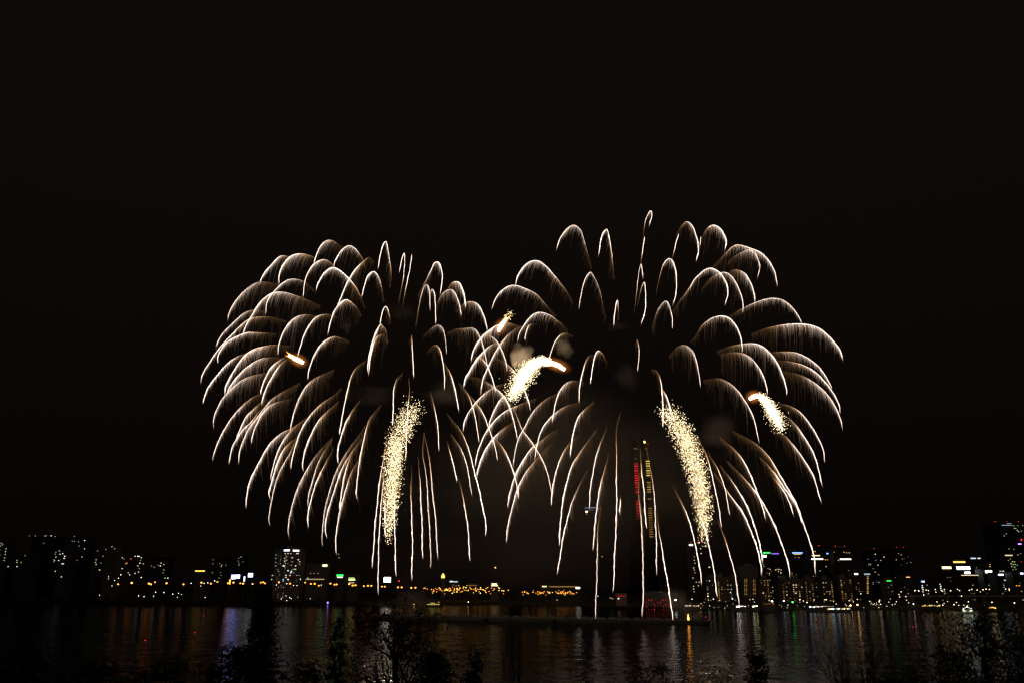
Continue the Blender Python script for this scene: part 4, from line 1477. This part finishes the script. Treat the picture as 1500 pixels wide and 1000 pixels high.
billboard(567.3, 848.4, 9.2, 6.6, 1350, 'white', 7, 'bright white rectangular billboard right of the green sign')
billboard(342, 844.3, 5.8, 5.4, 1320, 'screen', 10, 'left panel of the glowing blue white billboard pair')
billboard(348.3, 843.8, 5.6, 5.0, 1320, 'screen', 9, 'right panel of the glowing blue white billboard pair')
billboard(367, 841.6, 6.4, 5.2, 1330, 'cool', 3.5, 'dim pale blue billboard right of the blue white pair')
billboard(358.0, 847, 1.8, 6.5, 1330, 'cool', 3, 'narrow upright pale sign between the billboards')
billboard(336.8, 851.5, 1.8, 6, 1310, 'amber', 4, 'narrow upright amber sign under the blue white billboards')


# yellow lit bell shaped landmark
def landmark():
    Y = 1500
    p = P(649, 846, Y)
    e = empty('monument', (p.x, Y, 6), 'yellow lit slender bell shaped monument rising behind the amber lamps', 'monument')
    h = p.z - 6
    MB().lathe((0, 0, 0), [(3.6, 0), (3.0, h * .9), (3.4, h * .92), (3.4, h)], 10).build('shaft', ROOF, e)
    MB().lathe((0, 0, h), [(3.2, 0), (3.3, 2.5), (2.6, 5), (1.5, 6.8), (.8, 8.2)], 10).build('lantern', lamp_mat('yellow', 1.6), e)
    MB().lathe((0, 0, h + 8.2), [(.5, 0), (.1, 2.4)], 8).build('finial', DARK, e)


landmark()


# ------------------------------------------------------------------ boats and buoys
WHITE = pbr('white_hull', (.7, .7, .68), .4)


def boat(x, y, L, label, lights, kind='boat', hullmat=None, house=True, cat='boat'):
    p = G(x, y)
    e = empty(kind, p, label, cat)
    mb = MB()
    n = 9
    for k in range(n):
        t = -1 + 2 * k / (n - 1)
        wd = L * .13 * (1 - abs(t) ** 3.0) + .05
        z0 = -.3 + .5 * max(0, abs(t) - .6)
        for (yy, zz) in ((-wd, L * .07 + .3), (-wd * .7, z0), (wd * .7, z0), (wd, L * .07 + .3)):
            mb.v.append((t * L / 2, yy, zz))
    for k in range(n - 1):
        for j in range(3):
            a = k * 4 + j
            mb.f.append((a, a + 1, a + 5, a + 4)); mb.m.append(0)
        mb.f.append((k * 4 + 3, k * 4, k * 4 + 4, k * 4 + 7)); mb.m.append(0)
    mb.build('hull', hullmat or DARK, e)
    top = L * .07 + .3
    if house:
        m2 = MB()
        m2.box((0, 0, top + 1.2), (L * .7, L * .15, 2.4))
        m2.box((0, 0, top + 2.6), (L * .74, L * .17, .2))
        m2.build('cabin', hullmat or DARK, e)
    for (dx, dz, w, h, col, s) in lights:
        link('lit_window', win_mesh(col, s, w, h), e, (dx, -L * .075 - .12, top + dz))
    return e


boat(378, 882, 14, 'small white lit boat on the dark water under the left embankment', [(-2, 1.3, 3, 1.2, 'cool', 6), (2.4, 1.2, 4, 1.0, 'white', 4)], hullmat=WHITE)
boat(480, 884.6, 9, 'tiny boat showing a violet blue light near the far shore', [(0, 2.0, 1.9, 1.7, 'violet', 16), (.4, .4, 1.4, .8, 'blue', 6)])
boat(635, 888.3, 26, 'long pavilion boat outlined in yellow light behind the barge',
     [(-7 + 2.8 * k, 1.2, 2.5, 1.2, 'yellow', 1.6) for k in range(6)] + [(-1, 2.9, 6, .6, 'lime', 2.5), (7, 4.0, 1.2, 1.0, 'gold', 3)], kind='pavilion_boat')
boat(1417, 897.5, 13, 'small white pontoon house with greenish white gable lights near the right shore',
     [(-4, 1.5, 1.1, 1.1, 'lime', 9), (4, 1.5, 1.1, 1.1, 'lime', 9), (-4, 3.2, 1.1, .9, 'white', 6), (4, 3.2, 1.1, .9, 'white', 6), (0, 5.2, 1.3, 1.1, 'lime', 9),
      (-2, 4.2, .9, .8, 'cool', 5), (2, 4.2, .9, .8, 'cool', 5), (-2.2, .8, 1, .8, 'cool', 4), (2.2, .8, 1, .8, 'cool', 4)], kind='pontoon_house', hullmat=WHITE)


def buoy(x, y, label):
    p = G(x, y)
    e = empty('buoy', p, label, 'buoy', 'red lit buoys on the river')
    MB().lathe((0, 0, 0), [(.5, -.4), (.7, 0), (.6, .4), (.2, .7), (.12, 1.5)], 10).build('float', DARK, e)
    MB().octa((0, 0, 1.7), .32).build('lamp', lamp_mat('red', 2.2), e)


buoy(212, 943, 'red lit buoy nearest the camera, on the black water at left')
buoy(285, 930.5, 'dim red lit buoy just left of the blue reflection')
buoy(299, 903.5, 'red lit buoy left of the blue reflection, far out near the shore')
buoy(541, 901.5, 'red lit buoy at the left end of the barge')
buoy(1338, 921.7, 'red lit buoy on the water at right, below the white lamp reflection')
buoy(1196, 909, 'red lit buoy behind the bare tree at right')
buoy(1034, 906, 'red lit buoy just off the right end of the barge')
buoy(1026, 899, 'faint red lit buoy behind the right end of the barge')

# ------------------------------------------------------------------ trees on the near bank
BARK = pbr('bark', (0.05, 0.04, 0.032), .95, .4, 6)
LEAF = [pbr('leaf_dark', (0.035, 0.05, 0.022), .8), pbr('leaf_mid', (0.055, 0.075, 0.03), .8), pbr('leaf_dry', (0.09, 0.075, 0.035), .8)]


def add_leaf(mb, c, s, rnd, mi):
    u = Vector((rnd.gauss(0, 1), rnd.gauss(0, 1), rnd.gauss(0, 1))).normalized()
    w = u.orthogonal().normalized()
    if rnd.random() < .5:
        w = u.cross(w)
    i = len(mb.v)
    a, b = u * s, w * (s * .45)
    k = u.cross(w) * (s * .15)
    for q in (c - a, c + b + k, c + a, c - b + k):
        mb.v.append((q.x, q.y, q.z))
    mb.f.append((i, i + 1, i + 2, i + 3))
    mb.m.append(mi)


def grow(mb, p, d, L, r, depth, rnd, tips, spread, up):
    n = 4
    pts = [p]
    rad = [r]
    q = p.copy()
    for k in range(n):
        d = (d + Vector((rnd.gauss(0, .12), rnd.gauss(0, .12), rnd.gauss(0, .08) + up * .08))).normalized()
        q = q + d * (L / n)
        pts.append(q.copy())
        rad.append(r * (1 - .55 * (k + 1) / n))
    mb.tube(pts, rad, 5 if depth > 1 else 3)
    if depth == 0:
        tips.append((q, d))
        return
    nb = rnd.choice((2, 3, 3))
    for k in range(nb + 1):
        j = n if k == 0 else rnd.choice((2, 3, 3, 4))
        ax = Vector((rnd.gauss(0, 1), rnd.gauss(0, 1), rnd.gauss(0, .5)))
        ax = (ax - d * ax.dot(d))
        ax = ax.normalized() if ax.length > 1e-3 else Vector((1, 0, 0))
        nd = (d + ax * spread * rnd.uniform(.5, 1.2) * (.4 if k == 0 else 1) + Vector((0, 0, up * .3))).normalized()
        grow(mb, pts[j], nd, L * rnd.uniform(.6, .85), rad[j] * .75, depth - 1, rnd, tips, spread, up)


def tree(name, label, px, top, Y, hw, kind, seed, nleaf=0, leafs=.16, shape=None, cat='tree', base_px=None):
    rnd = random.Random(seed)
    t = P(px, top, Y)
    gz = near_ground(Y)
    e = empty(name, (t.x, Y, gz), label, cat)
    H = t.z - gz
    k = Y / F
    R = hw * k * (1.15 if kind == 'shrub' else 1.0)
    mb = MB()
    tips = []
    if kind == 'column' or kind == 'shrub':
        pts = [Vector((rnd.gauss(0, .05) * j, rnd.gauss(0, .05) * j, H * .92 * j / 8 - .2)) for j in range(9)]
        mb.tube(pts, [max(.03, .022 * H * (1 - j / 8.6)) for j in range(9)], 7)
        for j in range(26):
            z = H * rnd.uniform(.15, .9)
            a = rnd.uniform(0, 6.28)
            rr = R * shape(z / H) * .8
            mb.tube([Vector((0, 0, z)), Vector((math.cos(a) * rr * .6, math.sin(a) * rr * .6, z + rr * .35)), Vector((math.cos(a) * rr, math.sin(a) * rr, z + rr * .7))], [.05, .035, .015], 4)
        mb.build('trunk', BARK, e)
        lb = MB()
        clumps = []
        for j in range(max(30, nleaf // 38)):
            zf = 1 - rnd.random() ** 1.1 * .97
            a = rnd.uniform(0, 6.28)
            rr = R * shape(zf) * math.sqrt(rnd.random()) * rnd.uniform(.75, 1.12)
            clumps.append((Vector((math.cos(a) * rr, math.sin(a) * rr, H * zf - .05 * H * rnd.random())), rnd.uniform(.3, .75) * max(.3, R * .22)))
        for j in range(nleaf):
            c, s = rnd.choice(clumps)
            add_leaf(lb, c + Vector((rnd.gauss(0, s), rnd.gauss(0, s), rnd.gauss(0, s * .8))), leafs * rnd.uniform(.6, 1.3), rnd, rnd.choice((0, 0, 1)))
        lb.build('crown', LEAF, e)
    else:
        up = {'fan': .9, 'bare': .25, 'sparse': .1}[kind]
        sp = {'fan': .28, 'bare': .75, 'sparse': .8}[kind]
        trunk_h = H * {'fan': .5, 'bare': .62, 'sparse': .8}[kind]
        pts = [Vector((rnd.gauss(0, .04) * j, rnd.gauss(0, .04) * j, trunk_h * j / 5 - .2 * (j == 0))) for j in range(6)]
        mb.tube(pts, [.028 * H * .6 * (1 - .08 * j) for j in range(6)], 8)
        tot = 0
        for z in range({'fan': 9, 'bare': 12, 'sparse': 17}[kind]):
            a = z * 2.4 + rnd.uniform(-.4, .4)
            j = rnd.choice((3, 4, 5, 5))
            el = {'fan': 1.25, 'bare': .75, 'sparse': .55}[kind] + rnd.uniform(-.25, .25)
            d = Vector((math.cos(a) * math.cos(el), math.sin(a) * math.cos(el), math.sin(el)))
            grow(mb, pts[j], d, H * {'fan': .2, 'bare': .2, 'sparse': .13}[kind], .15 * (.4 + H / 30), 3, rnd, tips, sp, up)
        # leader
        grow(mb, pts[5], Vector((0, 0, 1)), H * {'fan': .2, 'bare': .16, 'sparse': .08}[kind], .13, 3, rnd, tips, sp * .7, up + .3)
        # fit into the measured height and half width
        zmax = max(v[2] for v in mb.v)
        xs = sorted(abs(v[0]) for v in mb.v)
        xm = xs[int(len(xs) * .985)]
        fz = (H - trunk_h) / (zmax - trunk_h)
        fx = R / xm

        def fit(v):
            z = v[2] if v[2] < trunk_h else trunk_h + (v[2] - trunk_h) * fz
            w = min(1, max(0, (math.hypot(v[0], v[1]) - .35) / .6))
            f = 1 + (fx - 1) * w
            return (v[0] * f, v[1] * f, z)
        mb.v = [fit(v) for v in mb.v]
        mb.build('trunk', BARK, e)
        if nleaf:
            lb = MB()
            for j in range(nleaf):
                q, d = rnd.choice(tips)
                q = Vector(fit(q))
                add_leaf(lb, q + Vector((rnd.gauss(0, .28), rnd.gauss(0, .28), rnd.gauss(0, .25))), leafs * rnd.uniform(.6, 1.3), rnd, rnd.choice((0, 1, 2)))
            lb.build('crown', LEAF, e)
    return e


egg = lambda z: max(.03, min(1, (1 - z) * 2.6) ** .75)
cone = lambda z: max(.03, (1 - z) ** .75)
dome = lambda z: max(.06, math.sqrt(max(0, 1 - z ** 9)))
tree('broadleaf_tree', 'tall dense dark tree silhouette left of centre with ragged leafy right edge', 388, 876, 72, 42, 'column', 1, 9000, .17, egg)
tree('broadleaf_tree', 'broad low dark tree at the foot of the tall dense one', 352, 950, 66, 60, 'shrub', 2, 6000, .17, dome)
tree('broadleaf_tree', 'round dark tree top just right of the tall dense tree', 452, 974, 66, 50, 'shrub', 21, 4500, .16, dome)
tree('cypress_tree', 'slim dark columnar tree standing before the green reflection', 497, 902, 74, 13, 'column', 3, 4200, .13, lambda z: max(.05, min(1, (1 - z) * 5) ** .6))
tree('sparse_tree', 'thin leafed tree with spreading twigs, right of the slim columnar tree', 585, 878, 60, 66, 'sparse', 4, 2600, .12)
tree('shrub', 'dark bush top below the spreading thin leafed tree', 560, 985, 52, 50, 'shrub', 22, 3500, .13, dome, 'shrub')
tree('shrub', 'tall dark bush right of the spreading tree trunk', 640, 950, 58, 34, 'shrub', 5, 5200, .13, dome, 'shrub')
tree('shrub', 'pointed dark bush at the foot of the bare upright tree', 696, 946, 58, 36, 'shrub', 6, 4800, .13, egg, 'shrub')
tree('bare_tree', 'leafless upright tree with fan shaped twigs left of the vertical reflections', 748, 880, 64, 28, 'fan', 7)
tree('shrub', 'leafy bush in front of the pale reflections below the barge trails', 968, 960, 55, 46, 'shrub', 8, 3600, .13, dome, 'shrub')
tree('sparse_tree', 'small sprig like tree with few leaves between two dark bushes', 1044, 962, 52, 26, 'sparse', 9, 600, .11)
tree('shrub', 'pointed dark bush right of the sprig like tree', 1107, 950, 58, 38, 'shrub', 10, 5200, .13, egg, 'shrub')
tree('bare_tree', 'wide leafless tree with fine spreading twigs at the right', 1232, 888, 66, 66, 'bare', 11)
tree('sparse_tree', 'tall thin leafed tree in front of the right shore lights', 1432, 880, 62, 52, 'sparse', 12, 3000, .13)
tree('shrub', 'dark bush mass below the tall thin leafed tree at right', 1390, 945, 60, 62, 'shrub', 13, 5600, .14, dome, 'shrub')
tree('broadleaf_tree', 'dense dark tree in the bottom right corner', 1492, 925, 64, 60, 'shrub', 14, 6000, .16, dome)
tree('shrub', 'low dark bush between the wide leafless tree and the bush mass', 1300, 972, 56, 54, 'shrub', 15, 3800, .14, dome, 'shrub')
tree('broadleaf_tree', 'dark tree top in the bottom left corner', 40, 958, 64, 70, 'shrub', 16, 5000, .16, dome)
tree('broadleaf_tree', 'low dark tree top second from the bottom left corner', 150, 972, 62, 64, 'shrub', 17, 4500, .16, dome)
tree('broadleaf_tree', 'dark tree top just left of the broad low tree', 250, 966, 62, 60, 'shrub', 18, 4500, .16, dome)

# tree belt on the far embankment
BELT = random.Random(314)
fm = []
for v in range(4):
    rnd = random.Random(500 + v)
    lb = MB()
    lb.tube([Vector((0, 0, -1)), Vector((.1, 0, 3)), Vector((0, .1, 6))], [.25, .2, .1], 6, mi=1)
    for j in range(420):
        a, zf = rnd.uniform(0, 6.28), rnd.random()
        rr = 3.4 * math.sqrt(rnd.random()) * math.sin(math.pi * (.12 + .83 * zf))
        add_leaf(lb, Vector((math.cos(a) * rr, math.sin(a) * rr, 2.2 + 6.5 * zf)), rnd.uniform(.4, .8), rnd, 0)
    fm.append(lb.mesh('bank_tree', [LEAF[0], BARK]))
for k in range(70):
    x = BELT.uniform(90, 900) if k < 54 else BELT.uniform(1280, 1500)
    p = G(x, 881.5 + x * .0075)
    o = link('bank_tree', fm[k % 4], None, (p.x * 1.02, p.y + BELT.uniform(12, 60), 3.2), BELT.uniform(0, 6))
    o.scale = [BELT.uniform(.9, 1.5)] * 3
    tag(o, 'small dark tree in the unlit belt along the far bank', 'tree', 'dark trees along the far bank')
